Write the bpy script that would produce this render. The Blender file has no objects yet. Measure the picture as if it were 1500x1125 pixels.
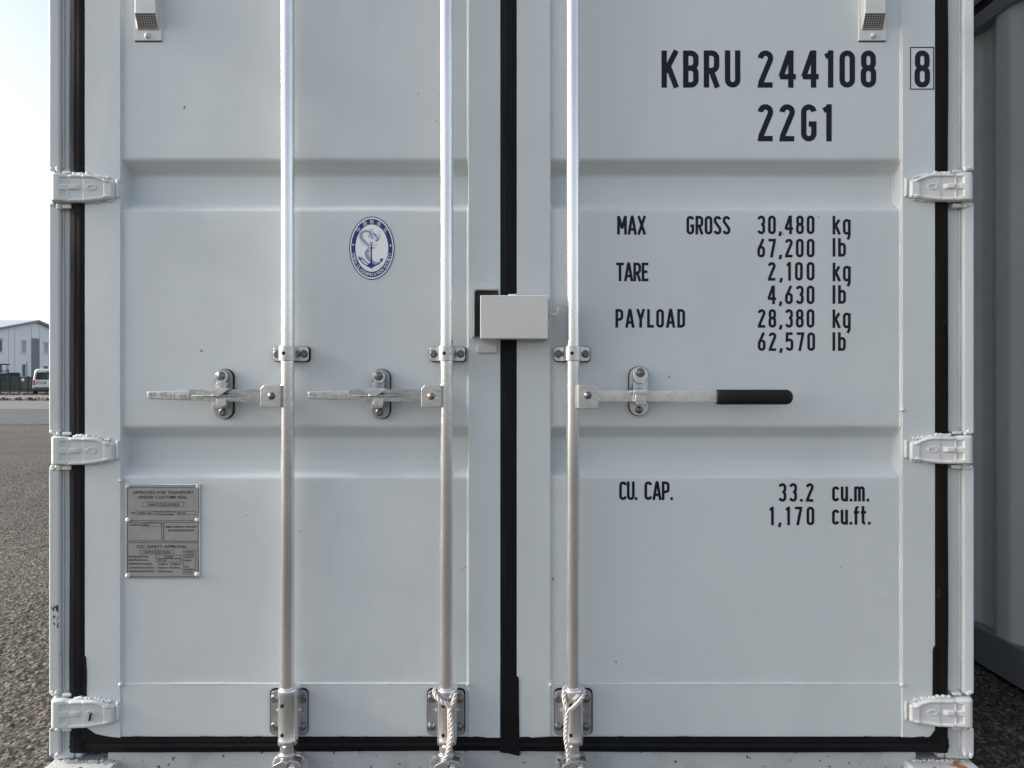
import bpy, math, random
import numpy as np
from mathutils import Vector, Matrix
R = math.radians
rnd = random.Random(7)
C = bpy.context.scene.collection
sc = bpy.context.scene

# ---------------------------------------------------------------- camera
# the door plane is Y = 0, the container stands on z = 0, 1.8 mm per photo pixel on the door plane
S, D, H = 0.0018, 1.89, 1.13
cam_d = bpy.data.cameras.new('camera'); cam = bpy.data.objects.new('camera', cam_d); C.objects.link(cam)
cam.location = (0, -D, H); cam.rotation_euler = (R(90), 0, 0)
cam_d.sensor_width = 36; cam_d.lens = 25.2; cam_d.shift_y = -6.5/1500
cam_d.clip_start = 0.05; cam_d.clip_end = 5000
sc.camera = cam

# ---------------------------------------------------------------- light
EL, AZ = 24.0, 1.2      # the sun's height; degrees in front of the door plane, on the left
sun_to = Vector((-math.cos(R(AZ))*math.cos(R(EL)), -math.sin(R(AZ))*math.cos(R(EL)), math.sin(R(EL))))
w = bpy.data.worlds.new('World'); sc.world = w; w.use_nodes = True
nt = w.node_tree; bg = nt.nodes['Background']
sky = nt.nodes.new('ShaderNodeTexSky'); sky.sky_type = 'NISHITA'; sky.sun_disc = False
sky.sun_elevation = R(EL); sky.sun_rotation = math.atan2(sun_to.x, sun_to.y)
sky.air_density = 1.0; sky.dust_density = 2.5; sky.ozone_density = 1.0
hz = nt.nodes.new('ShaderNodeHueSaturation'); hz.inputs['Saturation'].default_value = .50   # a hazy, milky sky
nt.links.new(sky.outputs[0], hz.inputs['Color']); nt.links.new(hz.outputs[0], bg.inputs['Color']); bg.inputs['Strength'].default_value = 0.15
sl = bpy.data.lights.new('sun', 'SUN'); so = bpy.data.objects.new('sun', sl); C.objects.link(so)
sl.energy = 2.6; sl.angle = R(6); sl.color = (1.0, 0.95, 0.88)
so.rotation_euler = sun_to.to_track_quat('Z', 'Y').to_euler(); so.location = (-20, -3, 12)
sc.view_settings.view_transform = 'Standard'; sc.view_settings.look = 'None'
sc.view_settings.exposure = 0.79; sc.view_settings.gamma = 1.0
sc.view_settings.use_curve_mapping = False

# ---------------------------------------------------------------- measuring: photo pixel -> metres at depth Y
def PX(px, Y=0.0): return (px-750)*S*(D+Y)/D
def PZ(py, Y=0.0): return H+(556-py)*S*(D+Y)/D

# ---------------------------------------------------------------- materials
def mat(name, col, rough=.5, metal=0., var=0., vscale=8., bump=0., bscale=60., spec=.5, layers=(), stretch=None, bumps=()):
    m = bpy.data.materials.new(name); m.use_nodes = True
    n = m.node_tree.nodes; L = m.node_tree.links
    b = n['Principled BSDF']
    b.inputs['Roughness'].default_value = rough; b.inputs['Metallic'].default_value = metal
    b.inputs['Specular IOR Level'].default_value = spec
    tc = n.new('ShaderNodeTexCoord'); src = tc.outputs['Object']
    def noise(sc_, det=3, st=None, rough_=.55):
        t = n.new('ShaderNodeTexNoise'); t.inputs['Scale'].default_value = sc_
        t.inputs['Detail'].default_value = det; t.inputs['Roughness'].default_value = rough_
        if st:
            mp = n.new('ShaderNodeMapping'); mp.inputs['Scale'].default_value = st
            L.new(src, mp.inputs[0]); L.new(mp.outputs[0], t.inputs[0])
        else: L.new(src, t.inputs[0])
        return t.outputs[0]
    def ramp(f, a, z, c0, c1):
        r = n.new('ShaderNodeValToRGB'); r.color_ramp.elements[0].position = a; r.color_ramp.elements[1].position = z
        r.color_ramp.elements[0].color = (*c0, 1); r.color_ramp.elements[1].color = (*c1, 1)
        L.new(f, r.inputs[0]); return r.outputs[0]
    cur = None
    if var:
        cur = ramp(noise(vscale, 4, stretch), .3, .7, tuple(c*(1-var) for c in col), tuple(min(1, c*(1+var)) for c in col))
        rr = ramp(noise(vscale*1.7, 3, stretch), .3, .7, (rough*.85,)*3, (min(1, rough*1.15),)*3)
        L.new(rr, b.inputs['Roughness'])
    # layers: (colour, scale, threshold, softness, stretch, box(x0,x1,y0,y1,z0,z1)|None, strength)
    for (lc, ls, th, soft, st, box, stren) in layers:
        f = ramp(noise(ls, 4, st), th, th+soft, (0, 0, 0), (stren,)*3)
        if box:
            sp = n.new('ShaderNodeSeparateXYZ'); L.new(src, sp.inputs[0])
            for i in range(3):
                a0, a1 = box[2*i], box[2*i+1]
                if a0 is None: continue
                s_ = n.new('ShaderNodeMapRange'); s_.interpolation_type = 'SMOOTHSTEP'
                mid = (a0+a1)/2; hw = (a1-a0)/2
                sub = n.new('ShaderNodeMath'); sub.operation = 'SUBTRACT'; L.new(sp.outputs[i], sub.inputs[0]); sub.inputs[1].default_value = mid
                ab = n.new('ShaderNodeMath'); ab.operation = 'ABSOLUTE'; L.new(sub.outputs[0], ab.inputs[0])
                L.new(ab.outputs[0], s_.inputs[0]); s_.inputs[1].default_value = hw; s_.inputs[2].default_value = hw*.7
                s_.inputs[3].default_value = 0; s_.inputs[4].default_value = 1
                mu = n.new('ShaderNodeMath'); mu.operation = 'MULTIPLY'; L.new(f, mu.inputs[0]); L.new(s_.outputs[0], mu.inputs[1]); f = mu.outputs[0]
        mx = n.new('ShaderNodeMix'); mx.data_type = 'RGBA'
        L.new(f, mx.inputs[0])
        if cur is not None: L.new(cur, mx.inputs[6])
        else: mx.inputs[6].default_value = (*col, 1)
        mx.inputs[7].default_value = (*lc, 1); cur = mx.outputs[2]
    if cur is not None: L.new(cur, b.inputs['Base Color'])
    else: b.inputs['Base Color'].default_value = (*col, 1)
    prev = None
    bl = list(bumps)
    if bump: bl.append((bump, bscale, None))
    for (st_, s_, stch) in bl:
        bp = n.new('ShaderNodeBump'); bp.inputs['Strength'].default_value = 1.0
        bp.inputs['Distance'].default_value = st_
        L.new(noise(s_, 3, stch), bp.inputs['Height'])
        if prev: L.new(prev, bp.inputs['Normal'])
        prev = bp.outputs[0]
    if prev: L.new(prev, b.inputs['Normal'])
    return m

SPECK = ((.06, .055, .05), 42, .755, .015, None, None, .85)
M = {}
PAINT = (.635, .675, .685)
M['paint'] = mat('door_paint', PAINT, .34, 0, .028, 1.1, layers=[
    ((.54, .575, .585), 4.0, .50, .3, (1, 1, .5), None, .45), ((.52, .55, .56), 26, .62, .12, (1, 1, .12), None, .16),
    ((.80, .82, .83), 60, .735, .02, (.25, 1, 1.6), None, .6), SPECK, ((.22, .21, .19), 130, .745, .02, None, None, .8)],
                 bumps=[(.0085, 1.5, None), (.0018, 6, (1, 1, .5)), (.0001, 220, None)])
M['paint_post'] = mat('post_paint', (.63, .66, .665), .42, 0, .03, 2, bumps=[(.0002, 60, None)], layers=[
    SPECK, ((.03, .03, .035), 120, .50, .03, (1, 1, .45), (PX(75), PX(86), -1, 1, PZ(925), PZ(880)), 1),
    ((.05, .05, .05), 60, .60, .03, (1, 1, .2), (PX(82), PX(88), -1, 1, PZ(1010), PZ(935)), 1)])
M['paint_hinge'] = mat('hinge_paint', (.65, .665, .66), .42, 0, .03, 9, bump=.0003, bscale=90,
                       layers=[((.05, .045, .04), 70, .74, .02, None, None, .8)])
M['weld'] = mat('weld_paint', (.68, .70, .70), .35, 0, .05, 30, bump=.0012, bscale=120)
M['sill'] = mat('sill_paint', (.48, .51, .52), .5, 0, .06, 6, bump=.0003, bscale=70,
                layers=[((.03, .03, .03), 75, .66, .02, None, None, .9), ((.25, .24, .23), 9, .55, .2, None, None, .5)])
M['casting'] = mat('casting_paint', (.53, .54, .53), .55, 0, .08, 14, bump=.0012, bscale=60, layers=[
    ((.02, .02, .02), 70, .62, .03, None, None, .9), ((.30, .12, .04), 22, .50, .12, None, (PX(1385), PX(1412), -1, 1, 0.0, .2), 1)])
M['rubber'] = mat('black_rubber', (.007, .007, .009), .6, spec=.18, metal=0, var=.2, vscale=12, bump=.0006, bscale=25, stretch=(1, 1, .3),
  layers=[((.10, .09, .085), 55, .72, .05, (1, 1, .25), None, .5)])
M['rubber_dusty'] = mat('dusty_rubber', (.012, .010, .0085), .85, spec=.12, metal=0, var=.25, vscale=10, bump=.0006, bscale=25, stretch=(1, 1, .2),
                  layers=[((.14, .12, .10), 60, .66, .08, (1, 1, .4), None, .5)])
M['seam'] = mat('joint_sealant', (.02, .02, .024), .7)
M['recess'] = mat('bracket_hollow_shade', (.05, .055, .06), .6)  # dark tone standing in for the shade inside the lock bracket
M['galv'] = mat('galvanised_steel', (.78, .785, .79), .24, .85, .12, 14, bump=.0003, bscale=70, stretch=(1, 1, .2),
                layers=[((.45, .45, .46), 34, .62, .2, (1, 1, .12), None, .35)])
M['zinc'] = mat('zinc_cast', (.64, .645, .65), .30, .85, .10, 30, bump=.0005, bscale=90,
                layers=[((.30, .30, .31), 45, .60, .16, None, None, .40)])
M['handle'] = mat('handle_forged', (.50, .505, .51), .28, .9, .12, 30, bump=.0006, bscale=70,
                layers=[((.22, .22, .23), 40, .60, .16, None, None, .45)])
M['zinc_dark'] = mat('zinc_dull', (.36, .36, .365), .48, .6, .18, 40, bump=.0006, bscale=100)
M['bolt'] = mat('bolt_steel', (.20, .20, .205), .42, .7, .15, 60, bump=.0004, bscale=140)
M['rivet_rust'] = mat('rivet_worn', (.34, .27, .235), .45, .6, .2, 80)
M['hole'] = mat('dark_hole', (.008, .008, .009), .8)
M['grip'] = mat('grip_rubber', (.005, .005, .006), .42, 0, .1, 30, bump=.0001, bscale=200, spec=.3)
M['ink'] = mat('lettering_vinyl', (.007, .009, .018), .5, spec=.25)
M['plate'] = mat('plate_metal', (.36, .355, .35), .45, .25, .06, 30, bump=.0002, bscale=200)
M['plate_ink'] = mat('plate_print', (.035, .033, .035), .5)
M['rivet'] = mat('rivet_alu', (.80, .81, .82), .35, .4, .06, 90)
M['blue'] = mat('emblem_blue', (.005, .03, .17), .4)
M['white'] = mat('emblem_white', (.90, .92, .95), .4)
M['lilac'] = mat('emblem_lilac', (.36, .38, .58), .45)
M['plastic'] = mat('vent_plastic', (.68, .69, .68), .38, 0, .02, 20)
M['grille'] = mat('vent_grille', (.42, .40, .385), .5)
M['box'] = mat('lock_box_paint', (.62, .625, .61), .40, 0, .03, 9, bump=.0006, bscale=18)
M['rope'] = mat('white_rope', (.70, .645, .615), .75, 0, .12, 60, bump=.0008, bscale=500)
M['side'] = mat('side_paint', (.64, .665, .66), .45, 0, .05, 3, bump=.0006, bscale=30)
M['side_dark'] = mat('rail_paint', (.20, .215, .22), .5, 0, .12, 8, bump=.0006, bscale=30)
M['roof'] = mat('roof_paint', (.45, .47, .47), .5, 0, .05, 3)
M['under'] = mat('floor_wood', (.05, .045, .04), .8)
M['facade'] = mat('facade_panel', (.86, .88, .90), .6, 0, .03, .35)
M['facade_line'] = mat('facade_joint', (.42, .45, .49), .6)
M['fascia'] = mat('roof_fascia', (.26, .27, .32), .6)
M['roofing'] = mat('roof_sheet', (.42, .44, .48), .6, 0, .06, 1)
M['glass'] = mat('window_glass', (.10, .13, .15), .12, 0, .3, 1.5)
M['glass_pale'] = mat('window_blind', (.40, .44, .47), .3, 0, .1, 1.5)
M['louvre'] = mat('louvre_grey', (.27, .275, .30), .6, 0, .12, 1.2)
M['frame'] = mat('window_frame', (.70, .72, .74), .5)
M['carwhite'] = mat('car_white', (.78, .79, .82), .25, 0, .02, 2)
M['cardark'] = mat('car_dark', (.02, .03, .045), .22)
M['carglass'] = mat('car_glass', (.03, .035, .04), .08)
M['tyre'] = mat('tyre_rubber', (.015, .015, .015), .8)
M['rim'] = mat('rim_alloy', (.35, .35, .36), .4, .6)
M['red'] = mat('lamp_red', (.45, .02, .02), .25)
M['bumper'] = mat('bumper_grey', (.10, .10, .11), .6)
M['fence'] = mat('fence_dark', (.010, .022, .024), .55)
M['mesh'] = mat('fence_mesh', (.012, .026, .028), .6)
M['sign'] = mat('sign_white', (.65, .68, .68), .5)
M['rack'] = mat('rack_steel', (.05, .06, .07), .5)

# ---------------------------------------------------------------- mesh builder
class MB:
    def __init__(s): s.v = []; s.f = []; s.s = []
    def add(s, vs, fs, smooth=False):
        o = len(s.v); s.v += [tuple(p) for p in vs]
        for f in fs: s.f.append([i+o for i in f]); s.s.append(smooth)
        return s
    def box(s, x0, x1, y0, y1, z0, z1):
        vs = [(x, y, z) for x in (x0, x1) for y in (y0, y1) for z in (z0, z1)]
        return s.add(vs, [(0, 1, 3, 2), (4, 6, 7, 5), (0, 4, 5, 1), (2, 3, 7, 6), (0, 2, 6, 4), (1, 5, 7, 3)])
    def prism(s, poly, y0, y1, inset=0, smooth=False):      # poly in (x,z), ccw seen from -Y; front at y0
        n = len(poly)
        vs = [(x, y0, z) for x, z in poly]+[(x, y1, z) for x, z in poly]
        fs = [tuple(range(n)), tuple(range(2*n-1, n-1, -1))]+[(i, i+n, (i+1) % n+n, (i+1) % n) for i in range(n)]
        return s.add(vs, fs, smooth)
    def exz(s, poly, z0, z1, smooth=False):                # poly in (x,y) extruded along z, capped
        n = len(poly)
        vs = [(x, y, z0) for x, y in poly]+[(x, y, z1) for x, y in poly]
        return s.add(vs, [tuple(range(n-1, -1, -1)), tuple(range(n, 2*n))]+[(i, (i+1) % n, (i+1) % n+n, i+n) for i in range(n)], smooth)
    def exx(s, prof, xs, smooth=True):                     # open profile (y,z) swept along x
        n = len(prof); vs = [(x, y, z) for x in xs for y, z in prof]
        fs = [(j*n+i, (j+1)*n+i, (j+1)*n+i+1, j*n+i+1) for j in range(len(xs)-1) for i in range(n-1)]
        return s.add(vs, fs, smooth)
    def lathe(s, c, prof, n=24, axis='y', smooth=True, a0=0.):   # prof (r, h) along axis
        vs = []
        for r, h in prof:
            for k in range(n):
                a = a0+2*math.pi*k/n; u, t = r*math.cos(a), r*math.sin(a)
                vs.append((c[0]+u, c[1]+h, c[2]+t) if axis == 'y' else (c[0]+u, c[1]+t, c[2]+h) if axis == 'z' else (c[0]+h, c[1]+u, c[2]+t))
        fs = [(j*n+k, j*n+(k+1) % n, (j+1)*n+(k+1) % n, (j+1)*n+k) for j in range(len(prof)-1) for k in range(n)]
        m = len(prof)
        fs += [tuple(range(n))[::-1], tuple(range((m-1)*n, m*n))]
        return s.add(vs, fs, smooth)
    def tube(s, path, r, n=10, caps=True, smooth=True):
        path = [Vector(p) for p in path]; m = len(path)
        rs = r if isinstance(r, (list, tuple)) else [r]*m
        up = None; vs = []
        for i, p in enumerate(path):
            t = (path[min(i+1, m-1)]-path[max(i-1, 0)]).normalized()
            if up is None: up = t.orthogonal().normalized()
            up = (up-t*up.dot(t)).normalized(); w_ = t.cross(up)
            for k in range(n):
                a = 2*math.pi*k/n; vs.append(p+(up*math.cos(a)+w_*math.sin(a))*rs[i])
        fs = [(j*n+k, j*n+(k+1) % n, (j+1)*n+(k+1) % n, (j+1)*n+k) for j in range(m-1) for k in range(n)]
        if caps: fs += [tuple(range(n))[::-1], tuple(range((m-1)*n, m*n))]
        return s.add(vs, fs, smooth)
    def build(s, name, m, parent=None, bevel=0, seg=2, label=None, recalc=True, ang=35):
        me = bpy.data.meshes.new(name); me.from_pydata(s.v, [], s.f)
        if recalc:
            import bmesh
            b = bmesh.new(); b.from_mesh(me); bmesh.ops.recalc_face_normals(b, faces=b.faces); b.to_mesh(me); b.free()
        me.polygons.foreach_set('use_smooth', [True]*len(s.f) if bevel else s.s)
        me.materials.append(m if not isinstance(m, str) else M[m])
        o = bpy.data.objects.new(name, me); C.objects.link(o)
        if parent: o.parent = parent
        if bevel:
            b = o.modifiers.new('bevel', 'BEVEL'); b.width = bevel; b.segments = seg; b.limit_method = 'ANGLE'; b.angle_limit = R(ang)
            wn = o.modifiers.new('wn', 'WEIGHTED_NORMAL'); wn.keep_sharp = True
        if label: o['label'] = label
        return o

def thing(name, label, cat, loc=(0, 0, 0), rz=0, group=None):
    o = bpy.data.objects.new(name, None); C.objects.link(o); o.empty_display_size = .1
    o.location = loc; o.rotation_euler = (0, 0, rz); o['label'] = label; o['category'] = cat
    if group: o['group'] = group
    return o
def tag(o, label, cat, group=None):
    o['label'] = label; o['category'] = cat
    if group: o['group'] = group
    return o
def copy_tree(o, parent=None):
    c = o.copy(); C.objects.link(c); c.parent = parent
    for ch in [x for x in bpy.data.objects if x.parent == o]: copy_tree(ch, c)
    return c

def rrect(x0, x1, z0, z1, r, n=5):                          # rounded rectangle, ccw seen from -Y
    r = min(r, (x1-x0)/2-1e-5, (z1-z0)/2-1e-5); out = []
    for cx, cz, a in ((x1-r, z0+r, -90), (x1-r, z1-r, 0), (x0+r, z1-r, 90), (x0+r, z0+r, 180)):
        for k in range(n+1):
            t = R(a+90*k/n); out.append((cx+r*math.cos(t), cz+r*math.sin(t)))
    return out
def fillet(pts, r, n=5):                                    # round the inner corners of an open polyline
    out = [pts[0]]
    for i in range(1, len(pts)-1):
        p0, p, p1 = (Vector(q) for q in pts[i-1:i+2])
        a, b = (p0-p), (p1-p); ra = min(r, a.length*.45, b.length*.45)
        s0, s1 = p+a.normalized()*ra, p+b.normalized()*ra
        for k in range(n+1):
            t = k/n; out.append(tuple(s0*(1-t)**2+p*2*t*(1-t)+s1*t*t))
    out.append(pts[-1]); return out

# ---------------------------------------------------------------- stencil lettering, drawn as strokes
def _arc(cx, cy, rx, ry, a0, a1, n=8): return [(cx+rx*math.cos(R(a0+(a1-a0)*k/n)), cy+ry*math.sin(R(a0+(a1-a0)*k/n))) for k in range(n+1)]
l, r_, c_, q = .0725, .345, .20875, .13625
B_, T_ = .0725, .9275
def loop(x0, x1, z0, z1, ry=None):
    cx, rx = (x0+x1)/2, (x1-x0)/2; ry = ry or rx
    return (_arc(cx, z1-ry, rx, ry, 0, 180)+_arc(cx, z0+ry, rx, ry, 180, 360), True)
G = {
 '0': (.4175, [loop(l, r_, B_, T_)]),
 'O': (.4175, [loop(l, r_, B_, T_)]),
 '8': (.4175, [loop(l+.01, r_-.01, .525, T_), loop(l, r_, B_, .525)]),
 '1': (.25, [([(.02, .83), (.16, .90)], False), ([(.1675, 0), (.1675, 1.0)], False)]),
 '2': (.4175, [(_arc(c_, T_-q, q, q, 180, -25)+[(l+.02, .16), (l+.005, B_)]+[(.40, B_)], False)]),
 '3': (.4175, [(_arc(c_, T_-q, q, q, 175, 0)+_arc(c_, .525+q, q, q, 0, -90, 5), False), (_arc(c_, .525-q, q, q, 90, 0, 5)+_arc(c_, B_+q, q, q, 0, -175), False)]),
 '4': (.4575, [([(.32, 0), (.32, 1.0)], False), ([(.29, .97), (.065, .32), (.065, .30)], False), ([(.03, .295), (.4575, .295)], False)]),
 '5': (.4175, [([(.38, T_), (l+.01, T_), (l, .56)]+_arc(c_, .60-q, q, q, 130, 0, 6)+_arc(c_, B_+q, q, q, 0, -175), False)]),
 '6': (.4175, [loop(l, r_, B_, .55), ([(.32, .99), (l+.01, .45), (l, .30)], False)]),
 '7': (.4175, [([(.02, T_), (r_, T_), (r_-.01, .84), (.17, 0)], False)]),
 'K': (.44, [([(l, 0), (l, 1)], False), ([(.40, 1), (.0725+.03, .42)], False), ([(.19, .56), (.40, 0)], False)]),
 'B': (.4175, [([(l, 0), (l, 1)], False), ([(l, T_), (c_, T_)]+_arc(c_, T_-q, q, q, 90, 0, 5)+_arc(c_, .525+q, q, q, 0, -90, 5)+[(l, .525)], False),
               ([(c_, .525)]+_arc(c_, .525-q, q, q, 90, 0, 5)+_arc(c_, B_+q, q, q, 0, -90, 5)+[(l, B_)], False)]),
 'R': (.4275, [([(l, 0), (l, 1)], False), ([(l, T_), (c_, T_)]+_arc(c_, T_-q, q, q, 90, 0, 5)+_arc(c_, .46+q, q, q, 0, -90, 5)+[(l, .46)], False), ([(.20, .46), (.365, 0)], False)]),
 'P': (.4175, [([(l, 0), (l, 1)], False), ([(l, T_), (c_, T_)]+_arc(c_, T_-q, q, q, 90, 0, 5)+_arc(c_, .44+q, q, q, 0, -90, 5)+[(l, .44)], False)]),
 'U': (.4175, [([(l, 1), (l, B_+q)]+_arc(c_, B_+q, q, q, 180, 360)+[(r_, 1)], False)]),
 'G': (.4175, [([(c_, .47), (r_, .47), (r_, B_+q)]+_arc(c_, B_+q, q, q, 0, -180)+_arc(c_, T_-q, q, q, 180, 5), False)]),
 'C': (.4175, [(_arc(c_, B_+q, q, q, -5, -180)+_arc(c_, T_-q, q, q, 180, 5), False)]),
 'D': (.4175, [([(l, 0), (l, 1)], False), ([(l, T_), (c_, T_)]+_arc(c_, T_-q, q, q, 90, 0, 5)+_arc(c_, B_+q, q, q, 0, -90, 5)+[(l, B_)], False)]),
 'S': (.4175, [(_arc(c_, T_-q, q, q, 5, 180)+[(l+.01, .68), (r_-.01, .33)]+_arc(c_, B_+q, q, q, 0, -175), False)]),
 'M': (.52, [([(l, 0), (l, 1)], False), ([(.4475, 0), (.4475, 1)], False), ([(l+.02, .95), (.26, .32)], False), ([(.4275, .95), (.26, .32)], False)]),
 'A': (.46, [([(.05, 0), (.215, .97)], False), ([(.41, 0), (.245, .97)], False), ([(.11, .28), (.35, .28)], False), ([(.19, .965), (.27, .965)], False)]),
 'X': (.44, [([(.05, 0), (.39, 1)], False), ([(.39, 0), (.05, 1)], False)]),
 'T': (.42, [([(.0, T_), (.42, T_)], False), ([(.21, T_), (.21, 0)], False)]),
 'E': (.37, [([(l, 0), (l, 1)], False), ([(l, T_), (.36, T_)], False), ([(l, .51), (.31, .51)], False), ([(l, B_), (.36, B_)], False)]),
 'Y': (.44, [([(.05, 1), (.22, .45)], False), ([(.39, 1), (.22, .45)], False), ([(.22, .48), (.22, 0)], False)]),
 'L': (.36, [([(l, 1), (l, B_), (.36, B_)], False)]),
 'H': (.42, [([(l, 0), (l, 1)], False), ([(r_, 0), (r_, 1)], False), ([(l, .5), (r_, .5)], False)]),
 'k': (.42, [([(l, 0), (l, 1)], False), ([(.36, .80), (.10, .38)], False), ([(.17, .48), (.38, 0)], False)]),
 'g': (.4175, [loop(l, r_, .06, .76), ([(r_, .80), (r_, -.06)]+[(r_-.02, -.12), (.26, -.27)], False)]),
 'l': (.15, [([(l, 0), (l, 1)], False)]),
 'b': (.4175, [([(l, 0), (l, 1)], False), loop(l, r_, .07, .68)]),
 'c': (.38, [(_arc(.19, .07+.12, .12, .12, -5, -180)+_arc(.19, .74-.12, .12, .12, 180, 5), False)]),
 'u': (.39, [([(l, .8), (l, .07+.12)]+_arc(.195, .19, .1225, .12, 180, 360)+[(.3175, .8)], False), ([(.3175, .2), (.3175, 0)], False)]),
 'm': (.58, [([(l, 0), (l, .8)], False), ([(l, .62)]+_arc(.18, .63, .1075, .11, 180, 0)+[(.2875, 0)], False), ([(.2875, .62)]+_arc(.395, .63, .1075, .11, 180, 0)+[(.5025, 0)], False)]),
 'f': (.30, [([(.12, 0), (.12, .80)]+_arc(.22, .82, .10, .11, 180, 70, 5), False), ([(.0, .66), (.28, .66)], False)]),
 't': (.30, [([(.12, 1.0), (.12, 0.18)]+_arc(.22, .17, .10, .10, 180, 280, 5), False), ([(.0, .66), (.28, .66)], False)]),
 '.': (.16, [([(.08, 0), (.08, .15)], False)]),
 ',': (.16, [([(.10, .15), (.09, .04), (.04, -.10)], False)]),
 ' ': (.42, []),
}
def ribbon(mb, pts, wd, y, closed=False, fx=lambda x: x, fz=lambda z: z):
    P = [Vector(p) for p in pts]; n = len(P)
    Q = [P[0]]
    for p in P[1:]:
        if (p-Q[-1]).length > 1e-4: Q.append(p)
    if closed and (Q[0]-Q[-1]).length < 1e-4: Q.pop()
    P = Q; n = len(P); Lf, Rt = [], []
    for i in range(n):
        a = P[i-1] if (i > 0 or closed) else None; b = P[(i+1) % n] if (i < n-1 or closed) else None
        d0 = (P[i]-a).normalized() if a is not None else None; d1 = (b-P[i]).normalized() if b is not None else None
        if d0 is None: d0 = d1
        if d1 is None: d1 = d0
        n0, n1 = Vector((-d0.y, d0.x)), Vector((-d1.y, d1.x)); m = n0+n1
        m = n0 if m.length < 1e-6 else m.normalized(); k = min(1.6, 1/max(.3, m.dot(n0)))
        Lf.append(P[i]+m*wd/2*k); Rt.append(P[i]-m*wd/2*k)
    vs = [(fx(p.x), y, fz(p.y)) for p in Lf+Rt]
    e = n if closed else n-1
    mb.add(vs, [(i, (i+1) % n, (i+1) % n+n, i+n) for i in range(e)])
def text_strokes(mb, txt, x0, x1, zb, h, y, wd=.145, sx=1.0, dz=.00006):
    ws = [G[c][0]*h*sx for c in txt]
    gap = (x1-x0-sum(ws))/max(1, len(txt)-1); x = x0
    for c, w_ in zip(txt, ws):
        for k, (pts, cl) in enumerate(G[c][1]):
            ribbon(mb, [(p[0]*h*sx, p[1]*h) for p in pts], wd*h, y-k*dz, cl, lambda a, x=x: x+a, lambda b: zb+b)
        x += w_+gap
def flat_text(mb, txt, cx, cz, height, y, width=None, align='C', rot=0., bold=0.):
    cu = bpy.data.curves.new('t', 'FONT'); cu.body = txt; cu.size = 1; cu.offset = bold; cu.resolution_u = 3
    o = bpy.data.objects.new('t', cu); C.objects.link(o)
    dg = bpy.context.evaluated_depsgraph_get(); me = bpy.data.meshes.new_from_object(o.evaluated_get(dg))
    vs = [v.co.copy() for v in me.vertices]; fs = [tuple(p.vertices) for p in me.polygons]
    bpy.data.objects.remove(o); bpy.data.curves.remove(cu); bpy.data.meshes.remove(me)
    if not vs: return
    xa, xb = min(v.x for v in vs), max(v.x for v in vs); za, zb = min(v.y for v in vs), max(v.y for v in vs)
    kz = height/.73 if width is None or True else 1
    kx = kz if width is None else width/(xb-xa)
    if txt in ('*',): pass
    mx = (xa+xb)/2 if align == 'C' else xa; mz = .365
    ca, sa = math.cos(rot), math.sin(rot)
    out = []
    for v in vs:
        a, b = (v.x-mx)*kx, (v.y-mz)*kz
        out.append((cx+a*ca-b*sa, y, cz+a*sa+b*ca))
    mb.add(out, fs)

# ================================================================ SETTING: ground
def struct(o): o['kind'] = 'structure'; return o
def axis(segs):
    out = []
    for a, b, st in segs:
        n = max(1, round((b-a)/st)); out += [a+(b-a)*k/n for k in range(n)]
    out.append(segs[-1][1]); return np.array(out)
def vnoise(x, y, seed):
    xi, yi = np.floor(x).astype(np.int64), np.floor(y).astype(np.int64); fx, fy = x-xi, y-yi
    fx, fy = fx*fx*(3-2*fx), fy*fy*(3-2*fy)
    def h(a, b):
        n = (a*374761393+b*668265263+seed*974634) & 0xffffffff; n = ((n ^ (n >> 13))*1274126177) & 0xffffffff
        return ((n ^ (n >> 16)) & 0xffff)/65535.
    return (h(xi, yi)*(1-fx)+h(xi+1, yi)*fx)*(1-fy)+(h(xi, yi+1)*(1-fx)+h(xi+1, yi+1)*fx)*fy
xs = axis([(-2500, -200, 400), (-200, -20, 12), (-20, -6, .25), (-6, -2.4, .022), (-2.4, -1.25, .0055), (-1.25, 3, .15), (3, 30, 2), (30, 200, 20), (200, 2500, 500)])
ys = axis([(-2500, -100, 400), (-100, -6, 6), (-6, -.2, .3), (-.2, 2.3, .0055), (2.3, 3.6, .011), (3.6, 8, .022), (8, 20, .25), (20, 120, 4), (120, 3000, 400)])
X, Y = np.meshgrid(xs, ys)
fine = 1/(1+np.exp((np.hypot(X+1.5, Y)-16)/2))
Z = fine*(.015*np.abs(vnoise(X*80, Y*80, 3)-.5)+.015*np.abs(vnoise(X*37+3, Y*33, 5)-.5)+.007*(vnoise(X*9, Y*9, 6)-.5)+.02*(vnoise(X*.8, Y*.8, 8)-.5))-.012*fine
nx, ny = len(xs), len(ys)
me = bpy.data.meshes.new('asphalt_ground')
co = np.stack([X, Y, Z], -1).reshape(-1, 3).astype(np.float32)
idx = np.arange(nx*ny).reshape(ny, nx)
quads = np.stack([idx[:-1, :-1], idx[:-1, 1:], idx[1:, 1:], idx[1:, :-1]], -1).reshape(-1, 4)
me.vertices.add(len(co)); me.vertices.foreach_set('co', co.ravel())
me.loops.add(quads.size); me.loops.foreach_set('vertex_index', quads.ravel().astype(np.int32))
me.polygons.add(len(quads)); me.polygons.foreach_set('loop_start', np.arange(0, quads.size, 4, dtype=np.int32))
me.update(calc_edges=True); me.polygons.foreach_set('use_smooth', [True]*len(quads))
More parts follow.
